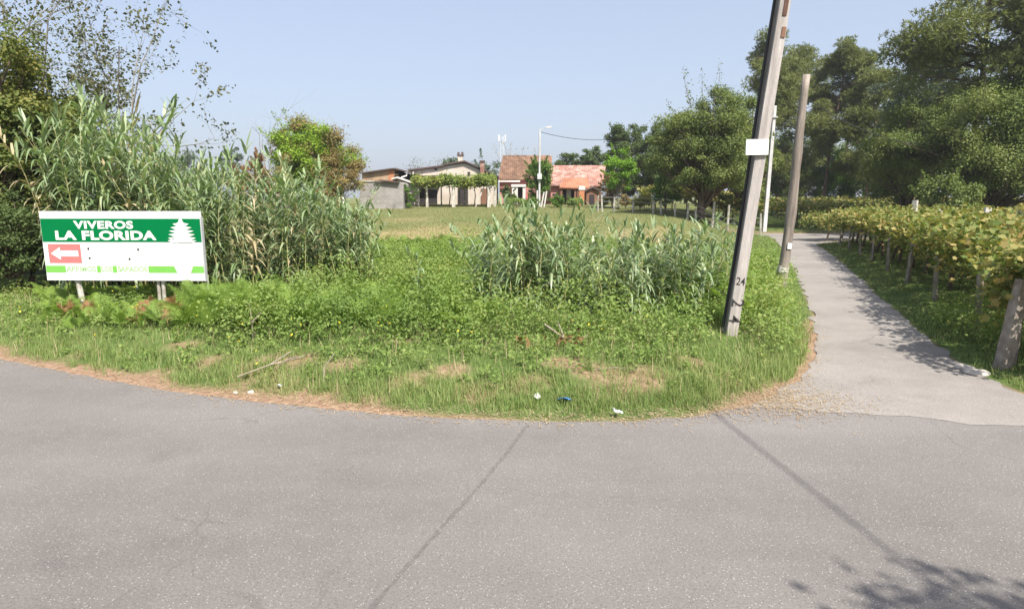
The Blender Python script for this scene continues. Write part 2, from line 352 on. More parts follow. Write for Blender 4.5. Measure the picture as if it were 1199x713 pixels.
def asphalt(name, base, warm, speck, crack):
    t = NT(name); big = t.noise(.35, 5, .6); mid = t.noise(2.3, 5, .65, stretch=(1, 1, 1), off=3); fine = t.noise(60, 3, .7)
    pol = t.noise(.5, 4, .6, stretch=(.22, 1.3, 1), off=13); c = t.ramp(t.math('ADD', t.math('MULTIPLY', big, .5), t.math('MULTIPLY', pol, .5)), [(.36, v3(base, .8)), (.64, v3(base, 1.2))]); c = t.mix(t.ramp(mid, [(.35, (0, 0, 0)), (.75, (.5, .5, .5))]), c, warm)
    c = t.mix(1.0, c, t.ramp(fine, [(.3, (.72, .72, .73)), (.7, (1.22, 1.22, 1.2))]), 'MULTIPLY')
    tc = t.n('TexCoord'); vo = t.n('TexVoronoi'); vo.inputs['Scale'].default_value = 95; t.l(tc.outputs['Object'], vo.inputs['Vector'])
    sp = t.n('SeparateColor'); t.l(vo.outputs['Color'], sp.inputs[0])
    stone = t.math('MULTIPLY', t.math('GREATER_THAN', sp.outputs[0], 1-speck), t.math('LESS_THAN', vo.outputs['Distance'], .42))
    c = t.mix(t.math('MULTIPLY', stone, .55), c, (.52, .5, .47))
    dk = t.math('MULTIPLY', t.math('LESS_THAN', sp.outputs[1], .12), t.math('LESS_THAN', vo.outputs['Distance'], .5)); c = t.mix(t.math('MULTIPLY', dk, .5), c, v3(base, .45))
    # long hairline cracks and dull stains
    wn = t.n('TexNoise'); wn.inputs['Scale'].default_value = .9; wn.inputs['Detail'].default_value = 4; t.l(tc.outputs['Object'], wn.inputs['Vector'])
    v2 = t.n('TexVoronoi', feature='DISTANCE_TO_EDGE'); v2.inputs['Scale'].default_value = .33
    ad = t.n('VectorMath', operation='MULTIPLY_ADD'); ad.inputs[1].default_value = (.9, .9, .9); t.l(wn.outputs['Color'], ad.inputs[0]); t.l(tc.outputs['Object'], ad.inputs[2]); t.l(ad.outputs[0], v2.inputs['Vector'])
    ck = t.math('MULTIPLY', t.math('LESS_THAN', v2.outputs['Distance'], .0035), t.ramp(t.noise(.5, 3, off=9), [(.48, (0, 0, 0)), (.62, (1, 1, 1))]))
    c = t.mix(t.math('MULTIPLY', ck, crack), c, v3(base, .5))
    st = t.ramp(t.noise(1.1, 3, .5, off=21), [(.66, (0, 0, 0)), (.8, (.28, .28, .28))]); c = t.mix(st, c, v3(base, .5))
    t.color(c).rough(.85, .25); t.bump(t.math('ADD', fine, t.math('MULTIPLY', vo.outputs['Distance'], .6)), .5, .006); return t.m
M['asphalt'] = asphalt('worn_asphalt', (.170, .158, .150), (.198, .182, .167), .06, .3)
M['lane'] = asphalt('pale_lane_surface', (.235, .216, .2), (.31, .285, .262), .04, .5)
road = tag(sheet('main_road', main_poly, 0, M['asphalt'], jag=.018, seed=1), kind='structure')
lane = tag(sheet('lane', lane_poly, .004, M['lane'], jag=.05, seed=2), kind='structure')
# painted dark strip standing in for a wire's shadow across the main road
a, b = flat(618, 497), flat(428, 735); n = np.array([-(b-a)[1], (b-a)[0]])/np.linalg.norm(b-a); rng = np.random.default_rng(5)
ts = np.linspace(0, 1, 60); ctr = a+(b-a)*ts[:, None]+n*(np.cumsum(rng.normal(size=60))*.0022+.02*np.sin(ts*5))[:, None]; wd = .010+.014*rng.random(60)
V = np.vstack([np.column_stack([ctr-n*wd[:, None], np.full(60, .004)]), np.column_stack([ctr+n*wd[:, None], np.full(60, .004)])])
i_ = np.arange(59); shadow_strip = obj('painted_wire_shadow', mesh('painted_wire_shadow', V, [np.stack([i_, i_+60, i_+61, i_+1], 1)]), asphalt('wire_shadow_paint', (.14, .13, .125), (.152, .141, .134), .05, .2)); tag(shadow_strip, kind='structure')

# ------------------------------------------------------------------ ground vegetation that nobody could count
def scatter(rng, n, x0, x1, y0, y1): return np.column_stack([rng.uniform(x0, x1, n), rng.uniform(y0, y1, n)])
def visible(P, margin=80):
    px = W0/2+P[:, 0]/np.maximum(P[:, 1], .1)*FPX; return (px > -margin-150) & (px < W0+margin) & (P[:, 1] > 4)
def blades(P, rng, Lr, Wr, lean=.5, droop=.35, k=4, z=None):
    N = len(P); base = np.column_stack([P, height(P)-.01 if z is None else z]); az = rng.uniform(0, 2*np.pi, N); le = np.abs(rng.normal(0, lean, N))
    d = unit(np.column_stack([np.cos(az)*le, np.sin(az)*le, np.ones(N)])); up = np.column_stack([np.cos(az), np.sin(az), np.zeros(N)+.01])
    L = rng.uniform(*Lr, N)*rng.uniform(.7, 1.15, N); Wd = rng.uniform(*Wr, N)
    return strips(base, d, up, L, Wd, rng.uniform(.1, droop, N), np.linspace(1, .08, k))
def stuff(name, parts, mat, label, cat):
    mb = MB()
    for V, q in parts: mb.add(V, q)
    return tag(smoothed(mb.build(name, mat)), label, cat, kind='stuff')
rng = np.random.default_rng(11)
# verge turf
P = scatter(rng, 330000, -17, 9, 6.3, 15.5); P = P[visible(P)]; sd = sdist(P); bz, dz = zones(P, sd); nzp = wob(P, 1)
keep = (sd > .1) & (rng.random(len(P)) < np.clip(1-bz*1.02, .03, 1)*np.clip(.6+.45*nzp, .08, 1)*np.exp(-np.clip(P[:, 1]-11.5, 0, 9)*.4))
P = P[keep]; sdk = sd[keep]; tall = 1+.6*np.clip(wob(P, 2), -1, 1.2)
V1, q1 = blades(P[::2], rng, (.07, .2), (.006, .012)); V2, q2 = blades(P[1::2], rng, (.05, .14), (.005, .01), lean=.9)
stuff('verge_grass', [(V1, q1), (V2, q2)], M['grass'], 'short green grass on the roadside bank below the reeds', 'grass')
P = scatter(rng, 5200, -12, 7, 7.2, 14); sd = sdist(P); P = P[visible(P) & (sd > .3) & (rng.random(len(P)) < np.clip(.5+.6*wob(P, 1), .05, 1))]
stuff('dry_stems', [blades(P, rng, (.18, .5), (.006, .012), lean=.45, droop=.5, k=4)], M['straw'], 'dry straw coloured stems standing among the bank weeds', 'dry grass')
# tufts along the road edge
tp = []
for k in range(330):
    c = E[:18][rng.integers(0, 14)]; tpx = rng.integers(0, 13); f = rng.random(); c = E[tpx]*(1-f)+E[tpx+1]*f+np.array([rng.normal()*.2, .35+abs(rng.normal())*.5])
    tp.append(c+rng.normal(size=(60, 2))*rng.uniform(.05, .16))
P = np.vstack(tp); sd = sdist(P); P = P[(sd > .12)]; V, q = blades(P, rng, (.12, .32), (.006, .011), lean=.55, droop=.5)
stuff('edge_grass', [(V, q)], M['grass'], 'longer tufts of grass leaning over the asphalt edge', 'grass')
# grass on both sides of the lane and beneath the vines
P = scatter(rng, 260000, 2, 40, 8, 50); P = P[visible(P)]; sd = sdist(P); lat = (P-LA)@LN; ok = (sd > .05) & (lat < 2.5) & (rng.random(len(P)) < np.clip(.75+.5*wob(P, 2), .12, 1)); P = P[ok]
lt_ = ((P-LA)@LN) > -1.0
stuff('lane_grass', [blades(P[lt_], rng, (.1, .34), (.008, .018), lean=.6, droop=.5)], M['grass'], 'rough green grass on the field side of the lane', 'grass')
stuff('vineyard_grass', [blades(P[~lt_], rng, (.08, .3), (.008, .018), lean=.8, droop=.5)], M['vine_shade_grass'], 'rough olive and brown grass under the trellised vines', 'grass')
# pasture
P = scatter(rng, 420000, -34, 26, 19, 72); P = P[visible(P)]; sd = sdist(P); P = P[(sd > .4) & (((P-LA)@LN) > .5) & (rng.random(len(P)) < np.clip(28/P[:, 1], .3, 1))]
bz, dz = zones(P, sdist(P)); dryp = rng.random(len(P)) < np.clip(dz*1.1-.2+.3*wob(P, 0, 3), .04, .9)
stuff('pasture_grass', [blades(P[dryp], rng, (.06, .18), (.012, .026), lean=.8, droop=.4, k=3)], M['drygrass'], 'dry mown grass of the field in front of the houses', 'grass')
stuff('green_pasture', [blades(P[~dryp], rng, (.06, .2), (.012, .026), lean=.8, droop=.4, k=3)], M['pasture'], 'dull green grass of the field in front of the houses', 'grass')
# straw and fallen leaves on the road edge
P = []
for k in range(4200):
    i = rng.integers(0, 14); f = rng.random(); P.append(E[i]*(1-f)+E[i+1]*f+rng.normal(size=2)*.16+np.array([0, .12]))
cr = flat(900, 468); P = np.vstack([P, cr+rng.normal(size=(2600, 2))*np.array([.55, .35])]); sd = sdist(P); z = np.where(sd < 0, .008, height(P, sd)+.01)+rng.random(len(P))*.01
az = rng.uniform(0, 6.28, len(P)); d = np.column_stack([np.cos(az), np.sin(az), rng.normal(0, .12, len(P))])
V, q = strips(np.column_stack([P, z]), unit(d), np.tile([0, 0, 1.], (len(P), 1)), rng.uniform(.02, .085, len(P)), rng.uniform(.004, .012, len(P)), rng.uniform(0, .1, len(P)), [.5, 1, .4])
stuff('straw_litter', [(V, q)], M['straw'], 'dry straw and brown leaf litter along the asphalt edge', 'leaf litter')
# leafy weeds
_pp, _pw = ghit(853.5, 391), ghit(914, 337)
def clear(P): return near_free(P, _pp) & near_free(P, _pw)
def near_free(P, _pp):
    q = P-_pp[:2]; along_ = -(q@_pp[:2])/np.hypot(*_pp[:2]); across = q[:, 0]*_pp[1]/np.hypot(*_pp[:2])-q[:, 1]*_pp[0]/np.hypot(*_pp[:2]); return ~((np.abs(across) < .42) & (along_ > -.25) & (along_ < 2.0))
def weeds(P, rng, hr, n_leaf, leaf):
    N = len(P); base = np.column_stack([P, height(P)]); h = rng.uniform(*hr, N)*np.clip(1+.55*wob(P, 2), .35, 1.7); idx = np.repeat(np.arange(N), n_leaf); f = rng.random(len(idx))**.6
    spread = rng.normal(size=(len(idx), 2))*(.10+.10*(1-f))[:, None]*np.minimum(h[idx]*2.2, 1)[:, None]
    p = base[idx]+np.column_stack([spread, f*h[idx]]); nr = unit(np.column_stack([spread*3+rng.normal(size=(len(idx), 2))*.5, np.ones(len(idx))]))
    return diamonds(p, nr, rng.uniform(*leaf, len(idx)), rng, .5, .1)
P = scatter(rng, 5200, -14, 6, 7.6, 15); sd = sdist(P); bz, dz = zones(P, sd); P = P[visible(P) & clear(P) & (sd > .35+.9*rng.random(len(P))) & (rng.random(len(P)) < (1-bz*.75)*np.clip(.45+.55*wob(P, 1), .08, 1))]
weedparts = [weeds(P, rng, (.08, .3), 22, (.03, .085))]
P2 = scatter(rng, 2900, -5, 9, 9.5, 22); sd2 = sdist(P2); px2 = W0/2+P2[:, 0]/P2[:, 1]*FPX; sd2 = np.where((px2 > 565) & (px2 < 850) & (P2[:, 1] > 10.7) & (P2[:, 1] < 13.5) & (rng.random(len(P2)) < .8), 0, sd2); P2 = P2[visible(P2) & (sd2 > .4) & clear(P2)]
weedparts.append(weeds(P2, rng, (.35, 1.0), 64, (.035, .085)))
stuff('roadside_weeds', weedparts, M['weed'], 'low leafy green weeds spread over the roadside bank', 'weeds')
fl = np.vstack([P[rng.random(len(P)) < .03], P2[rng.random(len(P2)) < .04]]); idx = np.repeat(np.arange(len(fl)), 3)
p = np.column_stack([fl[idx]+rng.normal(size=(len(idx), 2))*.1, height(fl)[idx]+rng.uniform(.15, .42, len(idx))])
stuff('yellow_wildflowers', [diamonds(p, unit(rng.normal(size=p.shape)+[0, -.6, 1]), rng.uniform(.02, .045, len(p)), rng, .9)], M['flower'], 'tiny yellow wildflowers dotted through the bank weeds', 'flowers')
# bracken
def fronds(base, rng, Lr, m=15, pin=.34, lean=(.35, 1.1), updown=.55, wk=.10):
    B, D, U, LL, WW, DR = [], [], [], [], [], []
    for b in base:
        az = rng.uniform(0, 6.28); out = np.array([math.cos(az), math.sin(az), 0]); L = rng.uniform(*Lr); le = rng.uniform(*lean)
        d0 = unit(out*le+np.array([0, 0, 1.])); dr = rng.uniform(.25, updown); side = np.array([-out[1], out[0], 0])
        s = np.linspace(.22, 1, m); pts = b+d0*s[:, None]*L; pts[:, 2] -= s**2*dr*L
        tg = unit(d0[None]*1.0-np.array([0, 0, 1.])*(2*s*dr)[:, None]); nr = unit(np.cross(np.tile(side, (m, 1)), tg)); nr *= np.sign(nr[:, 2:3]+1e-6)
        ln = L*pin*np.clip(1.12-s, .05, 1)**.75
        for sg in (1, -1):
            B.append(pts); D.append(unit(side*sg*.9+tg*.42+nr*.1)); U.append(nr); LL.append(ln*rng.uniform(.75, 1.15, m)); WW.append(ln*wk+.007); DR.append(np.full(m, .18))
        B.append(b[None]); D.append(d0[None]); U.append(side[None]*0+out[None]); LL.append(np.array([L])); WW.append(np.array([.012])); DR.append(np.array([dr]))
    return strips(np.vstack(B), np.vstack(D), np.vstack(U), np.concatenate(LL), np.concatenate(WW), np.concatenate(DR), [.5, 1.25, .4, 1.0, .3, .65, .06])
def lifted(P): return np.column_stack([P, height(P)])
P = scatter(rng, 6500, -6, 9, 10.6, 24); px = W0/2+P[:, 0]/P[:, 1]*FPX; sd = sdist(P)
ok = (sd > 1.0) & (px > 400) & (px < 905) & (rng.random(len(P)) < np.clip(.55+.6*wob(P, 1), .05, 1)); ok &= ~((px > 590) & (px < 850) & (P[:, 1] < 13.2))
P = P[ok & clear(P)]; bracken = stuff('bracken_bed', [fronds(lifted(P), rng, (.5, 1.15), lean=(.15, .95), updown=.5)], M['fern'], 'bed of bright green bracken between the two reed stands', 'bracken')
P = scatter(rng, 900, -12.5, -3, 11.6, 14.6); px = W0/2+P[:, 0]/P[:, 1]*FPX; P = P[(px > 40) & (px < 450) & (sdist(P) > 1.3)]
stuff('bracken_fringe', [fronds(lifted(P), rng, (.3, .65))], M['fern'], 'low bracken fronds at the feet of the tall reeds', 'bracken')

# ------------------------------------------------------------------ giant reeds
def make_cane(rng, H, leafL, nleaf, bare=.12):
    lean = rng.normal(0, .06, 2); s = np.linspace(0, 1, 9); bend = rng.normal(0, .16, 2)
    pts = np.column_stack([(lean[0]*s+bend[0]*s**2.5)*H, (lean[1]*s+bend[1]*s**2.5)*H, s*H])
    stem = MB().tube(pts, np.linspace(.013, .003, 9), 5).mesh('stem', False)
    f = np.sort(rng.uniform(bare, .99, nleaf)); f[-4:] = [.95, .97, .985, 1.0]
    base = np.column_stack([np.interp(f, s, pts[:, i]) for i in range(3)]); az0 = rng.uniform(0, 6.28); az = az0+np.pi*(np.arange(nleaf) % 2)+rng.normal(0, .55, nleaf)
    out = np.column_stack([np.cos(az), np.sin(az), np.zeros(nleaf)]); th = rng.uniform(.5, 1.1, nleaf)*(1-.55*f**6)
    d = out*np.sin(th)[:, None]+np.array([0, 0, 1.])*np.cos(th)[:, None]
    L = leafL*rng.uniform(.7, 1.2, nleaf)*np.clip(.65+f*.6-np.clip(f-.9, 0, 1)*2.2, .4, 1.3); L[-4:] = leafL*rng.uniform(.6, .95, 4)
    dr = rng.uniform(.3, 1.2, nleaf)*(1-.45*f**8); dead = f < .3; dr[dead] += .5
    V, q = strips(base, unit(d), np.array([0, 0, 1.])[None]+out*.2, L, rng.uniform(.040, .068, nleaf)*(leafL/.6)**.5, dr, [.6, 1, .95, .85, .65, .4, .05])
    lm = mesh('leaves', V, [q]); return stem, lm
def reed_stand(pxr, yr, Hf, n, label, group, seed, leafL, nleaf, protoH, accept=None):
    rng = np.random.default_rng(seed); protos = [make_cane(rng, protoH*rng.uniform(.9, 1.1), leafL, int(nleaf*rng.uniform(.85, 1.15))) for _ in range(9)]
    src = {}; k = 0
    while k < n:
        px = rng.uniform(*pxr); Y = rng.uniform(*yr); x = (px-W0/2)/FPX*Y
        if accept and not accept(px, Y, rng): continue
        h = Hf(px)*rng.uniform(.78, 1.08)
        if sdist(np.array([[x, Y]]))[0] < .9: continue
        i = rng.integers(0, 9)
        if i == 8 and rng.random() < .55: i = rng.integers(0, 8)
        if i not in src:
            dry = i == 8 and 'pole' not in group; r = bpy.data.objects.new('giant_reed', None); link(r); tag(r, 'dried straw coloured cane: '+label.replace('tall grey green ', '').replace('short ', '') if dry else label, 'reed', 'dried '+group if dry else group); st = obj('stem', protos[i][0], M['reed_stem'], r); lv = obj('leaves', protos[i][1], M['dry_reed'] if dry else M['reed_leaf'], r); src[i] = (r, st, lv)
        else:
            r0, st, lv = src[i]; r = r0.copy(); COL.objects.link(r)
            for ch in (st, lv): c = ch.copy(); COL.objects.link(c); c.parent = r
        s = h/protoH; r.location = (x, Y, gz(x, Y)-.02); r.rotation_euler = (rng.normal(0, .075), rng.normal(0, .075), rng.uniform(0, 6.28)); w = s**.5; r.scale = (w, w, s); k += 1
THICK = MB(), MB()
def thicket(pxr, yr, Hf, n, seed, leafL, nleaf, accept=None):
    rng = np.random.default_rng(seed); k = 0
    while k < n:
        px = rng.uniform(*pxr); Y = rng.uniform(*yr); x = (px-W0/2)/FPX*Y
        if accept and not accept(px, Y, rng): continue
        h = Hf(px)*rng.uniform(.5, .95); st, lv = make_cane(rng, h, leafL, int(nleaf*rng.uniform(.8, 1.2)), .05); k += 1
        for me, mb in ((st, THICK[0]), (lv, THICK[1])):
            v = np.empty(len(me.vertices)*3); me.vertices.foreach_get('co', v); v = v.reshape(-1, 3)+[x, Y, gz(x, Y)-.02]; ps = {}
            for p in me.polygons: ps.setdefault(p.loop_total, []).append(tuple(p.vertices))
            mb.add(v, *ps.values()); bpy.data.meshes.remove(me)
def tops(pts, Y):
    xs = [p[0] for p in pts]; zs = [at(p[0], p[1], Y)[2]-gz((p[0]-W0/2)/FPX*Y, Y) for p in pts]
    return lambda px: float(np.interp(px, xs, zs))-(.28 if Y > 14 else .06)
reed_stand((70, 250), (14.2, 18.0), tops([(38, 190), (60, 150), (100, 125), (150, 120), (190, 150), (215, 185), (240, 195), (260, 180)], 15.5), 118, 'tall grey green giant reed in the dense stand behind the green and white sign', 'giant reeds behind the sign', 21, .78, 46, 3.8)
reed_stand((225, 435), (13.9, 17.0), tops([(225, 185), (260, 170), (300, 172), (330, 205), (350, 180), (365, 200), (400, 215), (436, 232)], 15.0), 106, 'giant reed in the middle stand between the sign and the bracken', 'giant reeds right of the sign', 22, .70, 44, 3.2)
reed_stand((568, 860), (12.0, 15.5), tops([(568, 272), (590, 250), (640, 248), (700, 255), (760, 268), (800, 272), (850, 250), (862, 262)], 13.2), 100, 'short giant reed in the low stand left of the leaning utility pole', 'giant reeds beside the leaning pole', 23, .58, 34, 1.9, accept=lambda px, Y, r: r.random() < (.95 if px < 745 else .6))
thicket((98, 250), (15.5, 19.0), tops([(38, 200), (60, 165), (100, 140), (150, 135), (190, 165), (215, 190), (240, 200), (260, 190)], 15.5), 95, 25, .64, 36)
thicket((228, 430), (15.0, 18.0), tops([(225, 195), (260, 185), (300, 190), (330, 212), (350, 200), (365, 212), (400, 224), (436, 238)], 15.0), 80, 26, .58, 32)
thicket((572, 855), (12.2, 16.0), tops([(568, 285), (590, 265), (640, 262), (700, 268), (760, 276), (800, 280), (850, 265), (862, 270)], 13.2), 95, 27, .48, 26, accept=lambda px, Y, r: r.random() < (.95 if px < 745 else .6))
THICK[0].build('reed_thicket_stems', M['reed_stem']); tk_ = tag(THICK[1].build('reed_thicket', M['reed_leaf']), 'dense mass of shorter reed growth filling the reed stands', 'reeds', kind='stuff'); tag(bpy.data.objects['reed_thicket_stems'], kind='stuff').parent = tk_
reed_stand((490, 506), (12.6, 13.2), lambda px: 1.25, 2, 'lone short reed standing in the bracken between the reed stands', 'lone reeds in the bracken', 24, .4, 16, 1.3)

# ------------------------------------------------------------------ trees
def limb(mb, a, b, r0, r1, rng, sides=5, sag=.0, n=6):
    s = np.linspace(0, 1, n)[:, None]; L = np.linalg.norm(b-a); mid = rng.normal(0, .08*L, 3); p = a+(b-a)*s+mid*np.sin(s*np.pi)+np.array([0, 0, sag*L])*np.sin(s*np.pi)
    mb.tube(p, np.linspace(r0, r1, n), sides)
def tree(name, label, base, H, rx, rz, cz, mat, bark='bark', nclump=46, per=420, leaf=.14, trunk_r=.16, seed=0, ry=None, clump=.30, lean=(0, 0), cat='tree', group=None, trunk_top=.72, lower=-.8, shell=.55, two=None, two_share=.3, stems=1, wisps=10):
    """tapered trunk with limbs; crown of leaf-sized faces gathered in uneven clumps"""
    rng = np.random.default_rng(seed); ry = ry or rx; t = thing(name, label, cat, base, 0, group)
    tb = MB(); ax = lambda f: np.array([lean[0]*f, lean[1]*f, H*f])
    for s_ in range(stems):
        off = rng.normal(0, .25 if stems > 1 else .0, 3)*[1, 1, 0]; f = np.linspace(0, trunk_top, 8)[:, None]
        p = np.array([lean[0], lean[1], H])*f+off*(1+f*3)+np.cumsum(rng.normal(0, .012*H, (8, 3))*[1, 1, 0], 0)*(f > .1); p[0, 2] -= .15
        rr = np.linspace(trunk_r, trunk_r*.3, 8); rr[0] *= 1.45; tb.tube(p, rr, 8)
    cen = np.array([lean[0], lean[1], cz]); C = []
    while len(C) < nclump:
        d = unit(rng.normal(size=3)); r = rng.uniform(shell**2, 1)**.5*(1+.18*math.sin(d[0]*5+seed)+.17*math.sin(d[2]*6+d[1]*4+seed*2))
        if d[2] < lower: continue
        C.append(cen+d*r*np.array([rx, ry, rz])*.86)
    C = np.array(C); sz = clump*rx*rng.uniform(.55, 1.35, nclump)
    for i in range(nclump):
        f = np.clip((C[i][2]/H)*.62*rng.uniform(.6, 1.0), .12, trunk_top*.97); limb(tb, ax(f), C[i], trunk_r*.32*(1-f*.5), .012, rng)
    cnt = (per*rng.uniform(.5, 1.4, nclump)*(sz/sz.mean())**1.6).astype(int)+8; idx = np.repeat(np.arange(nclump), cnt); N = len(idx)
    off = unit(rng.normal(size=(N, 3)))*(rng.random(N)**.42)[:, None]; off[:, 2] *= .72; p = C[idx]+off*sz[idx][:, None]*(1+.25*rng.normal(size=(N, 1)))
    nr = unit(off*.9+np.array([0, 0, .55])+rng.normal(size=(N, 3))*.55)
    if wisps:
        wp = []
        for k in range(wisps):
            d = unit(rng.normal(size=3)+[0, 0, .7]); a = cen+d*np.array([rx, ry, rz])*.8; b = a+(d+[0, 0, .5])*rx*rng.uniform(.25, .5); limb(tb, a, b, .02, .006, rng, 4)
            s = rng.random((70, 1)); wp.append(a+(b-a)*s+rng.normal(0, .05*rx, (70, 3))*(1.1-s*.7))
        wp = np.vstack(wp); p = np.vstack([p, wp]); nr = np.vstack([nr, unit(rng.normal(size=wp.shape)+[0, 0, .5])]); idx = np.concatenate([idx, np.zeros(len(wp), int)])
    size = leaf*rng.uniform(.65, 1.35, len(p)); smoothed(tb.build('trunk', M[bark], t))
    if two:
        pick = (rng.random(nclump) < two_share)[idx]; V, q = diamonds(p[~pick], nr[~pick], size[~pick], rng, .62, .08); obj('crown', mesh('crown', V, [q]), M[mat], t)
        if pick.any(): V, q = diamonds(p[pick], nr[pick], size[pick], rng, .6, .08); obj('climbing_foliage', mesh('climbing_foliage', V, [q]), M[two], t)
    else: V, q = diamonds(p, nr, size, rng, .62, .08); obj('crown', mesh('crown', V, [q]), M[mat], t)
    return t
def ptree(name, label, px, Y, top, half, bottom, mat, seed, **kw):
    """place a tree from where its trunk, top and skirt are seen"""
    x = (px-W0/2)/FPX*Y; b = onground(x, Y); zt = at(px, top, Y)[2]-b[2]; zb = at(px, bottom, Y)[2]-b[2]; zb = max(zb, .2); rz = (zt-zb)/2
    return tree(name, label, b, zt, half/FPX*Y, rz, (zt+zb)/2, mat, seed=seed, **kw)
def pine(name, label, px, Y, top, half, bottom, mat, seed, ntuft=5200, needle=.34, nw=.05, group=None, nlimb=30, trunk_r=.2, lean=(0, 0), flat_=.7, bark='pine_bark'):
    rng = np.random.default_rng(seed); x = (px-W0/2)/FPX*Y; b = onground(x, Y); H = at(px, top, Y)[2]-b[2]; zb = max(at(px, bottom, Y)[2]-b[2], H*.12); r = half/FPX*Y
    t = thing(name, label, 'pine tree', b, 0, group); tb = MB(); f = np.linspace(0, 1, 10); p = np.column_stack([lean[0]*f+np.sin(f*4+seed)*.02*H*f, lean[1]*f, f*H*.95]); p[0, 2] -= .2
    tb.tube(p, np.linspace(trunk_r, .05, 10), 8); C = []; S = []
    for k in range(nlimb):
        fz = rng.uniform(0, 1)**.85; z = zb+(H-zb)*fz*.93; prof = math.sqrt(max(.08, 1-(1.86*(fz-.48))**2)); az = rng.uniform(0, 6.28); rr = r*prof*rng.uniform(.45, 1.0)
        a = np.array([np.interp(z*.96, p[:, 2], p[:, 0]), np.interp(z*.96, p[:, 2], p[:, 1]), z*.96]); e = np.array([a[0]+math.cos(az)*rr, a[1]+math.sin(az)*rr, z+.12*rr]); limb(tb, a, e, .07*trunk_r/.2, .015, rng, 5, .06)
        for q_ in range(rng.integers(2, 4)):
            s = rng.uniform(.55, 1.0); C.append(a+(e-a)*s+rng.normal(0, .1*r, 3)*[1, 1, .6]); S.append(r*rng.uniform(.17, .33))
    C = np.array(C+[[p[-1][0], p[-1][1], H*.97]]); S = np.array(S+[r*.2]); pr = S**1.6; idx = rng.choice(len(C), ntuft, p=pr/pr.sum())
    o = unit(rng.normal(size=(ntuft, 3)))*(rng.random(ntuft)**.45)[:, None]; o[:, 2] *= flat_; c = C[idx]+o*S[idx][:, None]; k = 7
    d = unit(rng.normal(size=(ntuft*k, 3))*.8+np.repeat(unit(o+[0, 0, .9]), k, 0)); bs = np.repeat(c, k, 0); L = needle*rng.uniform(.6, 1.2, ntuft*k)
    V, q = strips(bs, d, unit(rng.normal(size=d.shape)), L, np.full(len(L), nw), np.full(len(L), .12), [.6, 1, .3]); smoothed(tb.build('trunk', M[bark], t)); obj('crown', mesh('crown', V, [q]), M[mat], t); return t
def twiggy(name, label, base, H, spread, seed, nstem=6, leaf=.07, nleaf=1800, mat='sparse_leaf', bark='grey_bark', r0=.05, cat='tree', levels=3, clump=.09, lean=(0, 0)):
    rng = np.random.default_rng(seed); t = thing(name, label, cat, base); tb = MB(); tips = []
    def grow(a, d, L, r, lv):
        n = 6; pts = [a]; dd = d.copy()
        for _ in range(n-1): dd = unit(dd+rng.normal(0, .10, 3)+[0, 0, .06]); pts.append(pts[-1]+dd*L/(n-1))
        pts = np.array(pts); tb.tube(pts, np.linspace(r, max(r*.35, .003), n), 5 if lv < 2 else 3)
        if lv >= 1: tips.extend([(pts[i], .5+i*.1) for i in range(2, n)])
        if lv < levels:
            for k in range(rng.integers(3, 6)):
                i = rng.integers(1, n); nd = unit(dd*.8+rng.normal(0, .55, 3)+[0, 0, .15]); grow(pts[i], nd, L*rng.uniform(.35, .55), r*.45*(1-i*.06), lv+1)
    for s_ in range(nstem):
        az = rng.uniform(0, 6.28); d = unit(np.array([math.cos(az)*spread+lean[0], math.sin(az)*spread+lean[1], 1.])); grow(np.array([rng.normal(0, .1), rng.normal(0, .1), -.1]), d, H*rng.uniform(.55, .8), r0, 0)
    tb.build('trunk', M[bark], t)
    if nleaf:
        T = np.array([a for a, w in tips]); idx = rng.integers(0, len(T), nleaf); p = T[idx]+rng.normal(0, clump, (nleaf, 3)); V, q = diamonds(p, unit(rng.normal(size=p.shape)+[0, 0, .4]), leaf*rng.uniform(.6, 1.3, nleaf), rng, .65, .1); obj('crown', mesh('crown', V, [q]), M[mat], t)
    return t

# left edge
ptree('broadleaf_tree', 'large dark broadleaf tree at the left edge behind the sign', -2, 17.4, 22, 128, 345, 'left_leaf', 31, nclump=210, per=460, leaf=.10, trunk_r=.28, clump=.17, wisps=26, shell=.4, lower=-1)
ptree('broadleaf_tree', 'olive green tree between the left edge tree and the sparse tree', 66, 19, 88, 48, 330, 'left_leaf', 36, nclump=80, per=420, leaf=.10, trunk_r=.14, clump=.22, wisps=10, lower=-1)
ptree('shrub', 'dark leafy shrub left of the sign below the large tree', 5, 15.0, 215, 66, 345, 'dark_leaf', 32, nclump=40, per=330, leaf=.07, trunk_r=.06, cat='shrub', stems=3, lower=-1, wisps=5)
twiggy('thin_leaved_tree', 'slender tree with sparse leaves rising above the reeds against the sky', onground((140-599.5)/720*20, 20), 9.4, .26, 33, nstem=4, leaf=.12, nleaf=3200, clump=.11, lean=(.1, 0))
twiggy('twiggy_tree', 'bare topped twiggy tree with tiny leaves above the large left tree', onground((12-599.5)/720*19.5, 19.5), 11.0, .2, 34, nstem=5, leaf=.10, nleaf=4600, clump=.15)
# behind the middle reeds
ptree('round_tree', 'round bright green tree overgrown with brown creeper left of the block shed', 368, 50, 131, 47, 240, 'bright_leaf', 47, nclump=120, per=420, leaf=.15, trunk_r=.2, clump=.26, two='brown_leaf', two_share=.22, lower=-.95, wisps=3)
ptree('brown_bush', 'sprawling brown bush under the right side of the round green tree', 400, 49, 184, 29, 238, 'brown_leaf', 42, nclump=46, per=260, leaf=.15, trunk_r=.08, cat='shrub', lower=-1, wisps=6)
ptree('russet_shrub', 'russet brown shrub left of the round green tree', 312, 53, 178, 17, 232, 'rust_leaf', 43, nclump=26, per=140, leaf=.16, trunk_r=.07, cat='shrub', lower=-1, two='brown_leaf', two_share=.5)
twiggy('bare_sapling', 'thin bare sapling sticking up beside the round green tree', onground((315-599.5)/720*54, 54), 9.5, .07, 44, nstem=3, nleaf=0, levels=2, r0=.06)
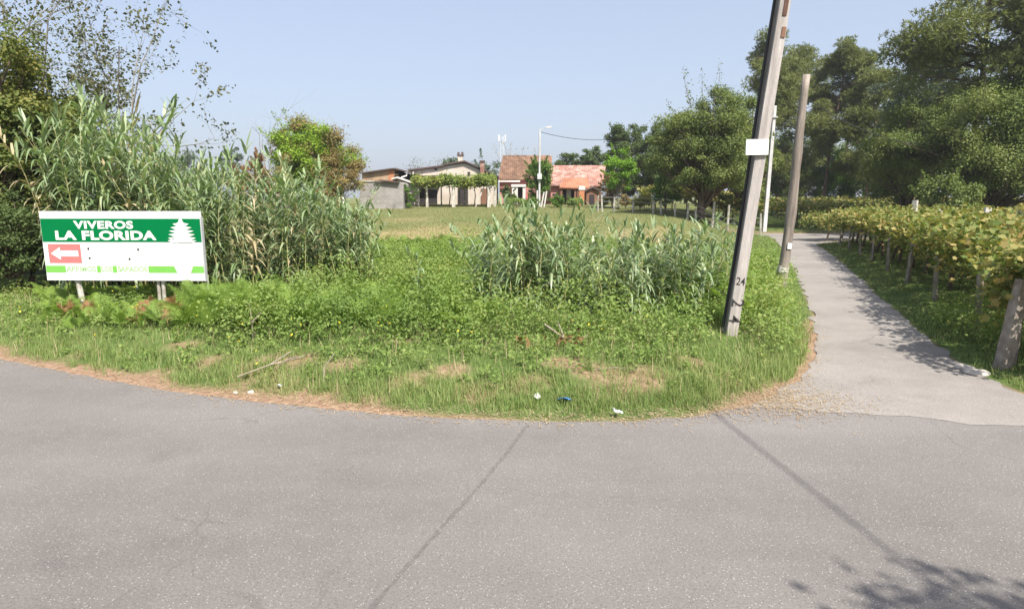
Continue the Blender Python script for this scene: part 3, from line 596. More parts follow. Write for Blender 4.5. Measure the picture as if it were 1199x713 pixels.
ptree('orange_bush', 'low orange brown bush half hidden behind the middle reeds', 288, 55, 196, 15, 232, 'rust_leaf', 45, nclump=20, per=140, leaf=.16, trunk_r=.06, cat='shrub', lower=-1)
for i, (px, Y, top, hf, lab) in enumerate([(278, 120, 163, 15, 'hazy far tree seen over the middle reeds'), (232, 140, 178, 22, 'low hazy tree on the skyline between the reed stands'), (205, 150, 180, 20, 'small hazy tree on the skyline right of the sparse tree')]):
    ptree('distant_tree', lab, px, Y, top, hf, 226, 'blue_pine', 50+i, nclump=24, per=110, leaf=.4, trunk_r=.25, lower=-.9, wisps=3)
# trees behind the houses
twiggy('bare_tree', 'bare grey tree behind the left end of the cream farmhouse', onground((497-599.5)/720*82, 82), 7.6, .5, 61, nstem=7, nleaf=700, leaf=.2, clump=.3, mat='blue_pine', levels=2, r0=.07)
for i, (px, Y, top, hf, lab) in enumerate([(524, 110, 182, 10, 'small round tree behind the farmhouse chimney'), (566, 125, 181, 22, 'wide grey green tree behind the right gable of the farmhouse'), (536, 122, 184, 14, 'faint tree between the two farmhouse chimneys')]):
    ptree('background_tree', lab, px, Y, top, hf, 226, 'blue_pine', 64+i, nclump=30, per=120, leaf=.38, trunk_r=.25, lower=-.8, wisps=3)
twiggy('bare_tree', 'bare brown treetop behind the old brown tiled roof', onground((604-599.5)/720*84, 84), 8.6, .42, 68, nstem=8, nleaf=300, leaf=.18, clump=.3, mat='brown_leaf', levels=2, r0=.07)
for i, (px, Y, top, hf, lab) in enumerate([(664, 98, 176, 22, 'dark tree just right of the street lamp behind the pink house'), (692, 96, 168, 23, 'dark tree behind the right half of the pink tiled roof'), (614, 105, 184, 14, 'dark treetop peeping over the ridge left of the lamp')]):
    ptree('background_tree', lab, px, Y, top, hf, 226, 'dark_leaf', 70+i, nclump=60, per=190, leaf=.27, trunk_r=.25, lower=-.95, wisps=3, clump=.22)
ptree('ivy_tree', 'bushy green tree wrapped round the foot of the street lamp', 631, 63.4, 183, 17, 237, 'ivy_leaf', 75, nclump=46, per=150, leaf=.17, trunk_r=.12, lower=-1, clump=.34, ry=1.4)
ptree('lime_tree', 'small lime green tree at the right end of the pink house', 722, 57, 172, 18, 232, 'lime_leaf', 76, nclump=36, per=120, leaf=.18, trunk_r=.08, bark='grey_bark', lower=-.8, clump=.3)
ptree('brown_shrub', 'brownish shrub between the pink house and the lime tree', 716, 60, 205, 17, 238, 'brown_leaf', 77, nclump=26, per=120, leaf=.15, trunk_r=.06, cat='shrub', lower=-1)
ptree('yellow_bush', 'rounded yellow green bush behind the fence posts', 748, 54, 224, 14, 249, 'straw_leaf', 78, nclump=30, per=140, leaf=.12, trunk_r=.05, cat='shrub', lower=-1, wisps=2)
ptree('yellow_bush', 'pale low bush left of the rounded yellow one', 731, 56, 229, 8, 246, 'brown_leaf', 79, nclump=18, per=110, leaf=.12, trunk_r=.05, cat='shrub', lower=-1, wisps=2)
ptree('evergreen_tree', 'dark narrow tree behind the lime green tree', 728, 78, 138, 27, 240, 'dark_leaf', 80, nclump=110, per=230, leaf=.2, trunk_r=.2, lower=-1, wisps=3, clump=.2)
ptree('evergreen_tree', 'dark bushy tree left of the big spreading oak', 757, 74, 141, 32, 242, 'dark_leaf', 81, nclump=120, per=230, leaf=.2, trunk_r=.2, lower=-1, wisps=3, clump=.2)
ptree('oak_tree', 'big spreading oak standing behind the field fence', 822, 48, 108, 66, 243, 'oak', 82, nclump=230, per=400, leaf=.14, trunk_r=.34, clump=.165, lower=-.75, wisps=14, ry=4.0)
ptree('oak_tree', 'smaller oak crown leaning out behind the white pole', 866, 53, 126, 42, 243, 'oak', 83, nclump=120, per=330, leaf=.15, trunk_r=.22, clump=.2, lower=-.8, wisps=8)
ptree('young_tree', 'young light green tree with creeper in front of the oak crown', 776, 50, 205, 18, 246, 'ivy_leaf', 84, nclump=30, per=120, leaf=.15, trunk_r=.07, lower=-1, wisps=3)
# pines
pine('pine_tree', 'tall pine with a rounded crown behind the leaning utility pole', 893, 72, 34, 47, 205, 'pine_leaf', 91, ntuft=11934, nlimb=46)
pine('pine_tree', 'tall pine with a bare trunk behind the wooden pole top', 958, 74, 42, 38, 185, 'pine_leaf', 92, ntuft=10098, lean=(1.2, 0), nlimb=44)
pine('pine_tree', 'slim pine between the wooden pole and the dark wood', 1008, 70, 80, 46, 215, 'pine_leaf', 93, ntuft=9180, nlimb=40)
pine('pine_tree', 'pine filling the gap between the leaning pole and the wooden pole', 926, 82, 52, 40, 205, 'pine_leaf', 97, ntuft=8262, nlimb=40)
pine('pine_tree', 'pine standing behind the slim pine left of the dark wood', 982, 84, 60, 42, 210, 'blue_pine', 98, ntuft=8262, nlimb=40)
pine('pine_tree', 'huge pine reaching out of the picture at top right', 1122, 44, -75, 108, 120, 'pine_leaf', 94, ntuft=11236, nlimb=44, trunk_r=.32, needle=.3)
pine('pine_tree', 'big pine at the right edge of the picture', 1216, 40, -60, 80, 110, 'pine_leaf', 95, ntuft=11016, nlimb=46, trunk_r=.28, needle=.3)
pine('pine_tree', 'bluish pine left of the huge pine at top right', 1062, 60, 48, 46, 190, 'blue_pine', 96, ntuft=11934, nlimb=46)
# right-hand wood
ptree('wood_tree', 'broad olive green tree filling the wood at the right edge', 1155, 40, 76, 102, 252, 'oak', 101, nclump=260, per=430, leaf=.125, trunk_r=.3, clump=.15, lower=-.95, wisps=14)
ptree('wood_tree', 'dark shaded tree at the left end of the right hand wood', 1052, 45, 112, 56, 248, 'oak', 102, nclump=140, per=330, leaf=.14, trunk_r=.25, clump=.19, lower=-1, wisps=8)
ptree('wood_tree', 'tree at the far right of the wood running out of the picture', 1262, 38, 90, 72, 255, 'oak', 103, nclump=100, per=300, leaf=.14, trunk_r=.25, clump=.2, lower=-1)
ptree('wood_shrub', 'olive shrub standing out at the foot of the right hand wood', 1100, 36.5, 208, 34, 256, 'oak', 104, nclump=50, per=190, leaf=.14, trunk_r=.08, cat='shrub', lower=-1)
for i, (px, Y, top, hf, lab, mt) in enumerate([(985, 84, 168, 36, 'pale green bushy tree at the end of the lane below the pines', 'ivy_leaf'), (925, 90, 178, 36, 'green bushy tree behind the white pole below the pines', 'oak'), (1030, 78, 160, 34, 'shadowy bushy tree between the lane end and the wood', 'dark_leaf'), (880, 86, 160, 34, 'bushy tree behind the oak and left of the pines', 'dark_leaf'), (800, 84, 150, 40, 'green tree far behind the big oak', 'dark_leaf'), (955, 96, 150, 36, 'broad green tree between the two bare pine trunks', 'oak'), (905, 98, 146, 36, 'broad dark tree behind the leaning utility pole', 'dark_leaf'), (1005, 94, 148, 34, 'broad green tree right of the bare pine trunk', 'oak')]):
    ptree('wood_tree', lab, px, Y, top, hf, 240, mt, 110+i, nclump=100, per=230, leaf=.2, trunk_r=.2, clump=.2, lower=-1, wisps=6)
# roadside oak behind the camera: only its shade falls on the asphalt at lower right
sh = np.array([2.8, 2.45]); tk = np.array([sh[0], sh[1], 0])+np.array(su)*(6.2/su.z)
tree('oak_tree', 'unseen roadside oak behind the camera whose shade falls on the asphalt at lower right', (tk[0]+.3, tk[1]-1.3, gz(tk[0]+.3, tk[1]-1.3)), 8.2, 2.0, 1.5, 6.2, 'oak', nclump=80, per=1200, leaf=.14, trunk_r=.2, seed=120, shell=.2, wisps=0, lower=-.8, ry=1.6)

# ------------------------------------------------------------------ fern, rust and scrub clumps you could point at
def clump(name, label, c, n, Lr, mat, seed, sx=.4, sy=.3, group=None, cat='fern'):
    rng = np.random.default_rng(seed); P = np.array(c[:2])+rng.normal(size=(n, 2))*[sx, sy]; b = lifted(P)-[c[0], c[1], gz(c[0], c[1])]; V, q = fronds(b, rng, Lr, m=22, pin=.27, lean=(.1, .8), updown=.4, wk=.08)
    t = tag(obj(name, mesh(name, V, [q]), M[mat], loc=(c[0], c[1], gz(c[0], c[1]))), label, cat, group); return t
clump('fern_clump', 'large lime green fern clump right of the sign below the reeds', ghit(283, 380), 200, (.75, 1.3), 'fern', 131, .5, .35)
clump('fern_clump', 'lower green fern clump joined to the right of the large lime one', ghit(345, 382), 120, (.55, .95), 'fern', 132, .45, .3)
clump('fern_clump', 'dull green fern growing under the middle of the sign', ghit(140, 380), 60, (.35, .65), 'fern', 133, .5, .25)
clump('dead_fern', 'rusty dead ferns heaped round the right post of the sign', ghit(196, 376), 60, (.4, .75), 'rust_leaf', 134, .24, .2, cat='dead fern')
clump('dead_fern', 'small rusty dead fern at the left post of the sign', ghit(88, 374), 18, (.3, .55), 'rust_leaf', 135, .12, .12, cat='dead fern')
clump('dead_fern', 'brown dead stems in front of the low reed stand', ghit(648, 404), 26, (.18, .34), 'rust_leaf', 136, .35, .2, cat='dead fern')
def sticks(name, label, px, py, segs, r, mat='deadwood', cat='branch', lift=.06):
    c = ghit(px, py); mb = MB()
    for s in segs: mb.tube(np.array(s, float), np.linspace(r, r*.5, len(s)), 5)
    return tag(mb.build(name, M[mat], None, (c[0], c[1], c[2]+lift)), label, cat)
sticks('dead_branch', 'forked grey dead branch lying on the bare soil of the bank', 325, 440, [[(-.45, -.25, 0), (-.1, 0, .1), (.3, .25, .16)], [(-.1, 0, .1), (.1, .3, .22)], [(0, .05, .1), (.28, .0, .22)]], .012)
sticks('dead_branch', 'thin pale curved twig standing in the grass near the road edge', 382, 448, [[(0, -.1, -.05), (-.02, 0, .15), (.12, .05, .34)]], .010)
sticks('dead_branch', 'bare upright stick in front of the large lime fern clump', 296, 400, [[(0, 0, -.1), (.01, 0, .25), (-.01, 0, .55)], [(0, 0, .25), (.15, .05, .42)]], .012)
sticks('dead_branch', 'curved grey branch lying below the low reed stand', 668, 404, [[(-.42, 0, .28), (-.1, 0, .05), (.15, 0, .0), (.3, 0, .14)], [(-.1, 0, .05), (-.2, .1, .3)]], .018)
sticks('dead_branch', 'pale dry stalk in the grass right of the leaning pole', 893, 372, [[(-.2, 0, .0), (0, 0, .12), (.15, 0, .3)]], .010)
sticks('twig', 'short dark twig lying on the asphalt near the corner', 816, 496, [[(-.13, .06, .02), (.15, -.05, .02)]], .010, 'bark', 'twig', .012)
sticks('twig', 'small dark twig on the asphalt where the lane begins', 1115, 497, [[(-.08, .02, .02), (.09, -.03, .02)]], .007, 'bark', 'twig', .012)

# ------------------------------------------------------------------ lettering
def text(name, body, size, mat, parent, loc, rot, width=None, offset=.0, extrude=.002, space=1.0):
    cu = bpy.data.curves.new(name, 'FONT'); cu.body = body; cu.size = size; cu.align_x = 'CENTER'; cu.align_y = 'CENTER'; cu.offset = offset; cu.extrude = extrude; cu.space_character = space
    o = bpy.data.objects.new(name, cu); o.location = loc; o.rotation_euler = rot; cu.materials.append(mat); link(o, parent)
    bpy.context.view_layer.update()
    me = bpy.data.meshes.new_from_object(o.evaluated_get(bpy.context.evaluated_depsgraph_get())); k = width/max(o.dimensions.x, 1e-4) if width else 1
    bpy.data.objects.remove(o); me.transform(Matrix.Diagonal((k, 1, 1, 1))); me.polygons.foreach_set('use_smooth', np.zeros(len(me.polygons), bool)); o = obj(name, me, mat, parent, loc); o.rotation_euler = rot
    return o

# ------------------------------------------------------------------ the nursery sign
YS = 13.0; TL, TR, BL, BR = at(45, 247, YS), at(234.5, 249, YS), at(53, 328, YS), at(242, 329, YS)
bc = (BL+BR)/2; wS = float(np.linalg.norm(BR-BL)); hS = float(np.linalg.norm(TL-BL)); ang = math.atan2((TR-TL)[2]+(BR-BL)[2], 2*wS)
sg = thing('nursery_sign', 'green and white roadside nursery sign with a red arrow panel on two posts', 'sign', (bc[0], YS, gz(bc[0], YS)), R(-2))
zb0 = bc[2]-gz(bc[0], YS)
def SX(u): return (u-.5)*wS
def SZ(v): return zb0+(1-v)*hS
bd = MB().box(-wS/2, wS/2, 0, .06, zb0, zb0+hS).build('board', M['white_sign'], sg)
MB().box(wS/2+.001, wS/2+.022, -.012, .075, zb0-.01, zb0+hS-.12).build('edge_strip', M['grey_metal'], sg)
def panel(name, u0, u1, v0, v1, y, mat, par=sg): return MB().box(SX(u0), SX(u1), y, -.0005, SZ(v1), SZ(v0)).build(name, mat, par)
panel('green_band', .002, .998, .105, .44, -.004, M['sign_green']); panel('light_green_band', .002, .998, .785, .885, -.004, M['sign_lime'])
FR = (math.pi/2, 0, 0)
text('lettering', 'VIVEROS', .215, M['white_sign'], sg, (SX(.397), -.006, SZ(.2)), FR, wS*.372, .0085, .0015, 1.1)
text('lettering', 'LA FLORIDA', .25, M['white_sign'], sg, (SX(.398), -.006, SZ(.352)), FR, wS*.632, .0105, .0015, 1.08)
for u0, u1, w_, wd_ in ((.128, .325, 'ABRIMOS', .19), (.35, .425, 'LOS', .07), (.452, .65, 'SABADOS', .19)):
    panel('word_backing', u0, u1, .776, .892, -.0065, M['white_sign'])
    text('lettering', w_, .15, M['sign_limeback'], sg, ((SX(u0)+SX(u1))/2, -.0075, SZ(.835)), FR, wS*wd_, .0055, .001)
    text('lettering', w_, .15, M['white_sign'], sg, ((SX(u0)+SX(u1))/2-.004, -.0095, SZ(.835)+.004), FR, wS*wd_, -.004, .001)
ar = panel('arrow_panel', .03, .235, .47, .745, -.005, M['sign_red'])
def poly_on_sign(name, uv, y0, y1, mat): return MB().prism([(SX(u), y0, SZ(v)) for u, v in uv], (0, y1-y0, 0)).build(name, mat, sg)
poly_on_sign('arrow', [(.045, .607), (.105, .515), (.105, .565), (.218, .565), (.218, .65), (.105, .65), (.105, .70)], -.0085, -.0055, M['white_sign'])
con = [(.878, .105), (.893, .155)]; wdt = [(.05, .185), (.066, .235), (.077, .285), (.083, .335), (.088, .385), (.09, .425)]
rt = [(.878+w_, v) for w_, v in wdt]; prof = []
for i, (w_, v) in enumerate(wdt): prof += [(.018+.006*i, v-.022), (w_, v-.006), (.030+.006*i, v+.022)]
rightp = [(.878+w_, v) for w_, v in prof]; leftp = [(.878-w_, v) for w_, v in prof[::-1]]
poly_on_sign('conifer_emblem', [(.872, .105), (.884, .105)]+rightp+[(.95, .4405), (.806, .4405)]+leftp, -.0075, -.0045, M['white_sign'])
poly_on_sign('pot_emblem', [(.812, .775), (.935, .775), (.915, .885), (.905, .905), (.842, .905), (.832, .885)], -.0075, -.0045, M['white_sign'])
for u, v in ((.285, .535), (.598, .545), (.287, .672), (.538, .682)): MB().tube([(SX(u), -.0002, SZ(v)), (SX(u), -.014, SZ(v))], .021, 10).build('bolt', M['black'], sg)
def post_at(px0, py0, px1, py1, r, nm='post'):
    a, b = at(px0, py0, YS+.04)-np.array(sg.location), at(px1, py1, YS+.04)-np.array(sg.location); d = (b-a); b2 = a+d*1.25; return MB().tube([a-d*1.6*0+np.array([0, .06, .9]), a+np.array([0, .06, 0]), b2+np.array([0, .06, 0])], r, 8).build(nm, M['whitepost'], sg)
post_at(87.5, 328, 97, 373, .055); post_at(184, 328, 187.5, 372, .035); post_at(189.5, 328, 193.5, 372, .038)

# ------------------------------------------------------------------ poles
pb = ghit(853.5, 391); topd = at(916.5, 0, pb[1]); dx, dz_ = topd[0]-pb[0], topd[2]-pb[2]; tilt = math.atan2(dx, dz_); HP = 9.2
pole = thing('utility_pole', 'leaning grey concrete utility pole with painted numbers near the corner', 'utility pole', (pb[0], pb[1], pb[2])); pole.rotation_euler = (0, tilt, 0)
def taper(mb, w0, d0, w1, d1, z0, z1, bev=.018):
    def ring(w, d, z): b = bev; return [(-w/2+b, -d/2, z), (w/2-b, -d/2, z), (w/2, -d/2+b, z), (w/2, d/2-b, z), (w/2-b, d/2, z), (-w/2+b, d/2, z), (-w/2, d/2-b, z), (-w/2, -d/2+b, z)]
    n = 14; V = []; 
    for i in range(n): f = i/(n-1); V += ring(w0+(w1-w0)*f, d0+(d1-d0)*f, z0+(z1-z0)*f)
    q = [(i*8+j, i*8+(j+1) % 8, (i+1)*8+(j+1) % 8, (i+1)*8+j) for i in range(n-1) for j in range(8)]
    return mb.add(V, q, [tuple(range(8))[::-1], tuple(range((n-1)*8, n*8))])
def hsection(w0, d0, w1, d1, z0, z1, n=14):
    V = []; 
    for i in range(n):
        f = i/(n-1); w, d, z = (w0+(w1-w0)*f)/2, (d0+(d1-d0)*f)/2, z0+(z1-z0)*f; fl, wb_ = d*.42, w*.30
        V += [(-w, -d, z), (w, -d, z), (w, -d+fl, z), (wb_, -d+fl+.02, z), (wb_, d-fl-.02, z), (w, d-fl, z), (w, d, z), (-w, d, z), (-w, d-fl, z), (-wb_, d-fl-.02, z), (-wb_, -d+fl+.02, z), (-w, -d+fl, z)]
    q = [(i*12+j, i*12+(j+1) % 12, (i+1)*12+(j+1) % 12, (i+1)*12+j) for i in range(n-1) for j in range(12)]
    return MB().add(V, q, [tuple(range(12))[::-1], tuple(range((n-1)*12, n*12))])
hsection(.188, .30, .16, .25, -.3, HP).build('shaft', M['concrete_pole'], pole)
MB().tube([(-.118+.014*f+.012*math.sin(f*9), .03, .1+(HP-.4)*f) for f in np.linspace(0, 1, 14)], .026, 8).build('cable_conduit', M['cable'], pole)
def fy(z): return -(.30-(.05)*(z+.3)/(HP+.3))/2-.003
text('painted_number', '24', .19, M['black'], pole, (.0, fy(.92), .95), FR, .15, .002, .0008)
text('painted_number', '2', .30, M['black'], pole, (0, fy(.55), .58), (math.pi/2, math.pi/2, 0), None, .0015, .0008)
text('painted_number', '4', .28, M['black'], pole, (-.01, fy(.25), .29), (math.pi/2, math.pi/2, 0), None, .0015, .0008)
zt = float(np.linalg.norm(topd-pb))
for k, z in enumerate((zt-.12, zt-.55)): MB().box(-.02+.03*k, .045+.03*k, fy(z)-.012, fy(z)+.0, z-.16+.1*k, z+.16-.06*k).build('rusty_recess_block', plain('rust', (.10, .055, .04), .9, .4, 9) if k == 0 else M['brown_wood'], pole)  # raised dark rusty blocks put in place of the pole's recessed holes
MB().box(-.7, .7, -.24, -.16, HP-.5, HP-.4).build('crossarm', M['grey_metal'], pole)
for x in (-.6, .0, .6): MB().tube([(x, -.16, HP-.4), (x, -.16, HP-.33), (x, -.16, HP-.27), (x, -.16, HP-.2)], [.03, .05, .035, .05], 8).build('insulator', M['white_metal'], pole)
pc = at(886.5, 172.5, pb[1]-.19); pl = MB().box(-.19, .19, -.012, .012, -.125, .125).build('white_plate', M['white_sign'], None, pc); pl.rotation_euler = (0, R(-1), R(4)); tag(pl, 'blank white plate fixed to the leaning concrete pole', 'plate')
def wire(name, label, a, b, sag=.25, r=.012, n=24, mat='cable'):
    s = np.linspace(0, 1, n)[:, None]; p = np.asarray(a)+(np.asarray(b)-np.asarray(a))*s; p[:, 2] -= (sag*4*s*(1-s))[:, 0]
    return tag(MB().tube(p, r, 5).build(name, M[mat]), label, 'cable')
ptop = np.array([pb[0]+math.sin(tilt)*(HP-.2), pb[1]-.16, pb[2]+math.cos(tilt)*(HP-.2)])
hW = ptop[2]; off = np.array([su.x, su.y])*(hW/su.z); s1, s2 = flat(858, 482)+off, flat(1160, 713)+off
w_end = s1+(s2-s1)*3.4
wire('overhead_cable', 'overhead cable from the leaning pole crossing above the road', ptop, (w_end[0], w_end[1], hW), 0.0, .016)
wb = ghit(914, 337); wt = at(945.5, 88, wb[1]); HW = float(np.linalg.norm(wt-wb)); wp = thing('wooden_pole', 'bare leaning wooden pole with a cut top beside the lane', 'pole', wb); wp.rotation_euler = (0, math.atan2(wt[0]-wb[0], wt[2]-wb[2]), 0)
rng = np.random.default_rng(7); zz = np.linspace(-.3, HW, 16); pts = np.column_stack([np.sin(zz*.9)*.03, np.zeros(16), zz]); rr = np.linspace(.15, .10, 16)*(1+rng.normal(0, .035, 16)); rr[6] *= 1.14; rr[10] *= 1.12
smoothed(MB().tube(pts, rr, 12).build('shaft', M['wood_pole'], wp)); MB().box(-.02, .09, -.165, -.145, 1.12, 1.28).build('paper_note', M['paper'], wp); MB().tube([(0, 0, .45), (0, 0, .62)], .158, 12).build('metal_band', M['whitepost'], wp)
gb_ = ghit(894.5, 272); gt = at(907.5, 124, gb_[1]); HG = float(np.linalg.norm(gt-gb_)); gp = thing('white_pole', 'slim white pole standing between the two leaning poles', 'pole', gb_); gp.rotation_euler = (0, math.atan2(gt[0]-gb_[0], gt[2]-gb_[2]), 0)
taper(MB(), .30, .28, .22, .2, -.3, HG).build('shaft', M['pale_pole'], gp); MB().box(-.2, .2, -.2, .2, HG-.9, HG-.8).build('cap_band', M['grey_metal'], gp)
a = gt+np.array([0, 0, -.4])
wire('service_cable', 'thin cable sagging from the white pole into the right hand wood', at(940, 112, gb_[1]-8), at(1085, 170, 40), .6, .02)
lb = onground((631-599.5)/720*62.2, 62.2); lt = at(632, 152, 62.2); HL = lt[2]-lb[2]; lp = thing('street_lamp', 'tall white street lamp pole rising from the bushy green tree', 'street lamp', lb)
MB().tube([(0, 0, -.2), (0, 0, HL)], [.115, .08], 8).build('pole', M['pale_pole'], lp); MB().tube([(0, 0, HL-.15), (.3, 0, HL+.1), (.8, 0, HL+.22)], .035, 6).build('arm', M['pale_pole'], lp); MB().box(.6, 1.15, -.14, .14, HL+.14, HL+.30).build('lamp_head', M['pale_pole'], lp); MB().box(-.22, .22, -.32, -.14, HL*.36, HL*.43).build('junction_box', M['pale_pole'], lp)
wire('lamp_cable', 'pair of thin cables running from the street lamp to the dark trees', lb+np.array([0, 0, HL-.2]), at(716, 163, 70), .35, .025); 
mx = at(588, 160, 260); mb_ = onground(mx[0], 260); mh = mx[2]-mb_[2]; mast = thing('antenna_mast', 'faint white lattice antenna mast far behind the houses', 'antenna', mb_); mm = MB(); 
for sx, sy in ((-.7, -.7), (.7, -.7), (0, .8)): mm.tube([(sx*1.6, sy*1.6, 0), (sx*.8, sy*.8, mh)], .06, 4)
for k in range(14): z0, z1 = mh*k/14, mh*(k+1)/14; mm.tube([(-.9, -.9, z0), (.9, -.9, z1)], .035, 4); mm.tube([(.9, -.9, z0), (0, 1, z1)], .035, 4)
mm.build('lattice', M['white_metal'], mast)
for x in (-1.3, 1.3): MB().box(x-.2, x+.2, -.2, .2, mh-1.8, mh+.6).build('antenna_panel', M['white_metal'], mast)

# ------------------------------------------------------------------ buildings
def wx(px, Y): return (px-W0/2)/FPX*Y
def wz(px, py, Y): return at(px, py, Y)[2]
def polyxz(pts, Y, depth): return MB().prism([(at(px, py, Y)) for px, py in pts], (0, depth, 0))
def base_thing(name, label, cat, px, Y): b = onground(wx(px, Y), Y); return thing(name, label, cat, b), b
def part(mb, name, mat, par, b): 
    o = mb.build(name, mat, par); o.data.transform(Matrix.Translation((-b[0], -b[1], -b[2]))); return o
Y = 68; fh, b = base_thing('farmhouse', 'long cream plastered farmhouse with a low dark edged gable behind the arbor', 'house', 530, Y)
part(polyxz([(481, 246), (481, 200.5), (520, 195.5), (520, 194.8), (544, 191), (581, 207.5), (581, 246)], Y, 9), 'wall', M['plaster'], fh, b)
rf = MB(); T = .16
for (p0, p1) in (((478, 200.4), (520.5, 195.0)), ((519.5, 194.0), (544.3, 189.9)), ((544.3, 189.9), (583.5, 207.6))):
    a0, a1 = at(*p0, Y), at(*p1, Y); rf.prism([a0+[0, -.35, 0], a1+[0, -.35, 0], a1+[0, -.35, T], a0+[0, -.35, T]], (0, 9.6, 0))
roof = part(rf, 'roof', M['dark_roof'], fh, b)
def chim(px, y0, y1, Y, w, mat, cap, roof, b): 
    x = wx(px, Y); z0, z1 = wz(px, y1, Y), wz(px, y0, Y); ch = part(MB().box(x-w/2, x+w/2, Y, Y+w, z0, z1), 'chimney', mat, roof, b); return ch
chim(540.5, 182.5, 191, Y+4, .55, M['plaster'], None, roof, b); x = wx(540.5, Y+4); z = wz(540.5, 182.5, Y+4)
part(MB().box(x-.4, x+.4, Y+3.9, Y+4.7, z+.001, z+.12).box(x-.34, x-.1, Y+4, Y+4.4, z+.121, z+.4).box(x+.1, x+.34, Y+4, Y+4.4, z+.121, z+.4), 'chimney_cap', M['dark_roof'], roof, b)
chim(565.5, 190, 208, Y-.7, .42, M['tile_pink'], None, roof, b); x = wx(565.5, Y-.7); z = wz(565.5, 190, Y-.7); part(MB().box(x-.28, x+.28, Y-.78, Y-.2, z+.001, z+.18), 'chimney_cap', M['dark_roof'], roof, b)
for px, py, w, h in ((549, 203.8, .30, .42), (510.4, 198.6, .28, .2)):
    c = at(px, py, Y); part(MB().box(c[0]-w/2, c[0]+w/2, Y-.03, Y+.1, c[2]-h/2, c[2]+h/2), 'window', M['dark_in'], fh, b)
part(polyxz([(490, 206), (517, 205.2), (517, 207), (490, 207.6)], Y-1.6, 1.55), 'lean_to_roof', M['dark_roof'], fh, b)
part(polyxz([(487, 239), (487, 222), (512, 222), (512, 239)], Y-.06, .05), 'doorway', M['dark_in'], fh, b)
part(polyxz([(536, 239), (536, 219), (548, 219), (548, 239)], Y-.06, .05), 'doorway', M['dark_in'], fh, b)
part(polyxz([(563, 239), (563, 221), (571, 221), (571, 239)], Y-.06, .05), 'door', M['brown_wood'], fh, b)
# arbor in front
Y = 61; ab, b = base_thing('vine_arbor', 'vine covered arbor on pale stone posts in front of the farmhouse', 'arbor', 532, Y)
rng = np.random.default_rng(8)
for px, dy, w in ((501.5, 0, .2), (532, -.4, .26), (573, -.4, .28), (579.5, 1.2, .2), (492, .8, .16), (545, 3.5, .12), (518, 3.5, .12)):
    x = wx(px, Y+dy); g = gz(x, Y+dy); zt_ = wz(px, 212, Y+dy); part(taper(MB(), w*1.25, w*1.2, w*.9, w*.9, 0, zt_-g, .02), 'post', M['whitepost'], ab, (-x, -(Y+dy), -g)).location = (x-b[0], Y+dy-b[1], g-b[2])
for o in list(ab.children):
    if o.name.startswith('post'): o.data.transform(Matrix.Translation((-(b[0]+o.location.x), -(b[1]+o.location.y), -(b[2]+o.location.z))))
sx = wx(561, Y); part(MB().tube([(sx+.5, Y, wz(561, 220, Y)), (sx-.3, Y-.3, gz(sx, Y))], .07, 6), 'prop', M['whitepost'], ab, b)
n = 9000; p = np.column_stack([rng.uniform(wx(484, Y), wx(581, Y), n), rng.uniform(Y-.9, Y+4.5, n), np.zeros(n)]); z0 = wz(530, 213, Y); p[:, 2] = z0+.1+.28*np.sin(p[:, 0]*1.7)*.4+rng.normal(0, .24, n)+.12*np.sin(p[:, 1]*2+p[:, 0]*4)
V, q = lobed(p-b, unit(rng.normal(size=(n, 3))*.6+[0, -.35, .7]), rng.uniform(.12, .24, n), rng); obj('vine_foliage', mesh('vine_foliage', V, [q]), M['vine_leaf_far'], ab)
for px in (498, 527, 538, 556, 570): x = wx(px, Y+1); part(MB().tube([(x, Y+1, gz(x, Y+1)), (x+.1, Y+1.1, gz(x, Y)+1.1), (x-.05, Y+1, wz(px, 212, Y+1))], [.07, .05, .04], 6), 'vine_trunk', M['bark'], ab, b)
# concrete block shed
Y = 57.5; bs, b = base_thing('block_shed', 'roofless looking grey concrete block shed at the field edge', 'shed', 445, Y)
part(polyxz([(421, 246), (421, 212.3), (468.5, 213.3), (472, 216), (472.5, 246)], Y, 3.4), 'wall', M['block'], bs, b)
part(polyxz([(438, 211.2), (467, 214.3), (467, 212.9), (446, 210.4)], Y-.35, 4.1), 'roof', M['dark_roof'], bs, b)
part(polyxz([(420, 213.0), (438, 212.9), (438, 211.9), (420, 211.4)], Y-.1, 3.6), 'coping', M['whitepost'], bs, b)
# old barn behind it
Y = 65; bn, b = base_thing('old_barn', 'old ochre walled barn with a dark open side behind the block shed', 'barn', 452, Y)
part(polyxz([(424, 244), (424, 203.5), (455, 199), (462, 198.8), (462, 244)], Y, 6), 'wall', M['board_wall'], bn, b)
part(polyxz([(421.5, 203.4), (456, 198.6), (463, 198), (463, 196.6), (456, 197.2), (421.5, 202.2)], Y-.4, 6.8), 'roof', M['dark_roof'], bn, b)
part(polyxz([(462, 198.2), (482, 203.2), (492, 206.4), (492, 205.0), (482, 201.6), (462, 196.6)], Y-1.2, 7.2), 'lean_to_roof', M['dark_roof'], bn, b)
part(polyxz([(462.4, 244), (462.4, 199.6), (484, 205), (484, 244)], Y+2.2, .3), 'back_wall', M['dark_in'], bn, b)
part(polyxz([(455, 199.5), (461, 199.2), (461, 213), (455, 213)], Y-.05, .04), 'brick_corner', M['orange_brick'], bn, b)
a0, a1 = at(470, 208, Y-1.5), at(477, 201.5, Y-1.5); part(MB().tube([a0, (a0+a1)/2+[.2, 0, -.1], a1], .09, 6).tube([at(482, 218, Y-1.5), at(484, 201, Y-1.5)], .06, 6), 'white_beam', M['white_wash'], bn, b)
part(polyxz([(458, 208.6), (465, 207), (489, 215.4), (489, 217.4), (465, 208.8), (458, 210.4)], Y-2.2, 1.8), 'lower_roof', M['white_wash'], bn, b)
part(polyxz([(465, 244), (465, 209.5), (489, 217.8), (489, 244)], Y-1.6, .2), 'front_wall', M['plaster'], bn, b)
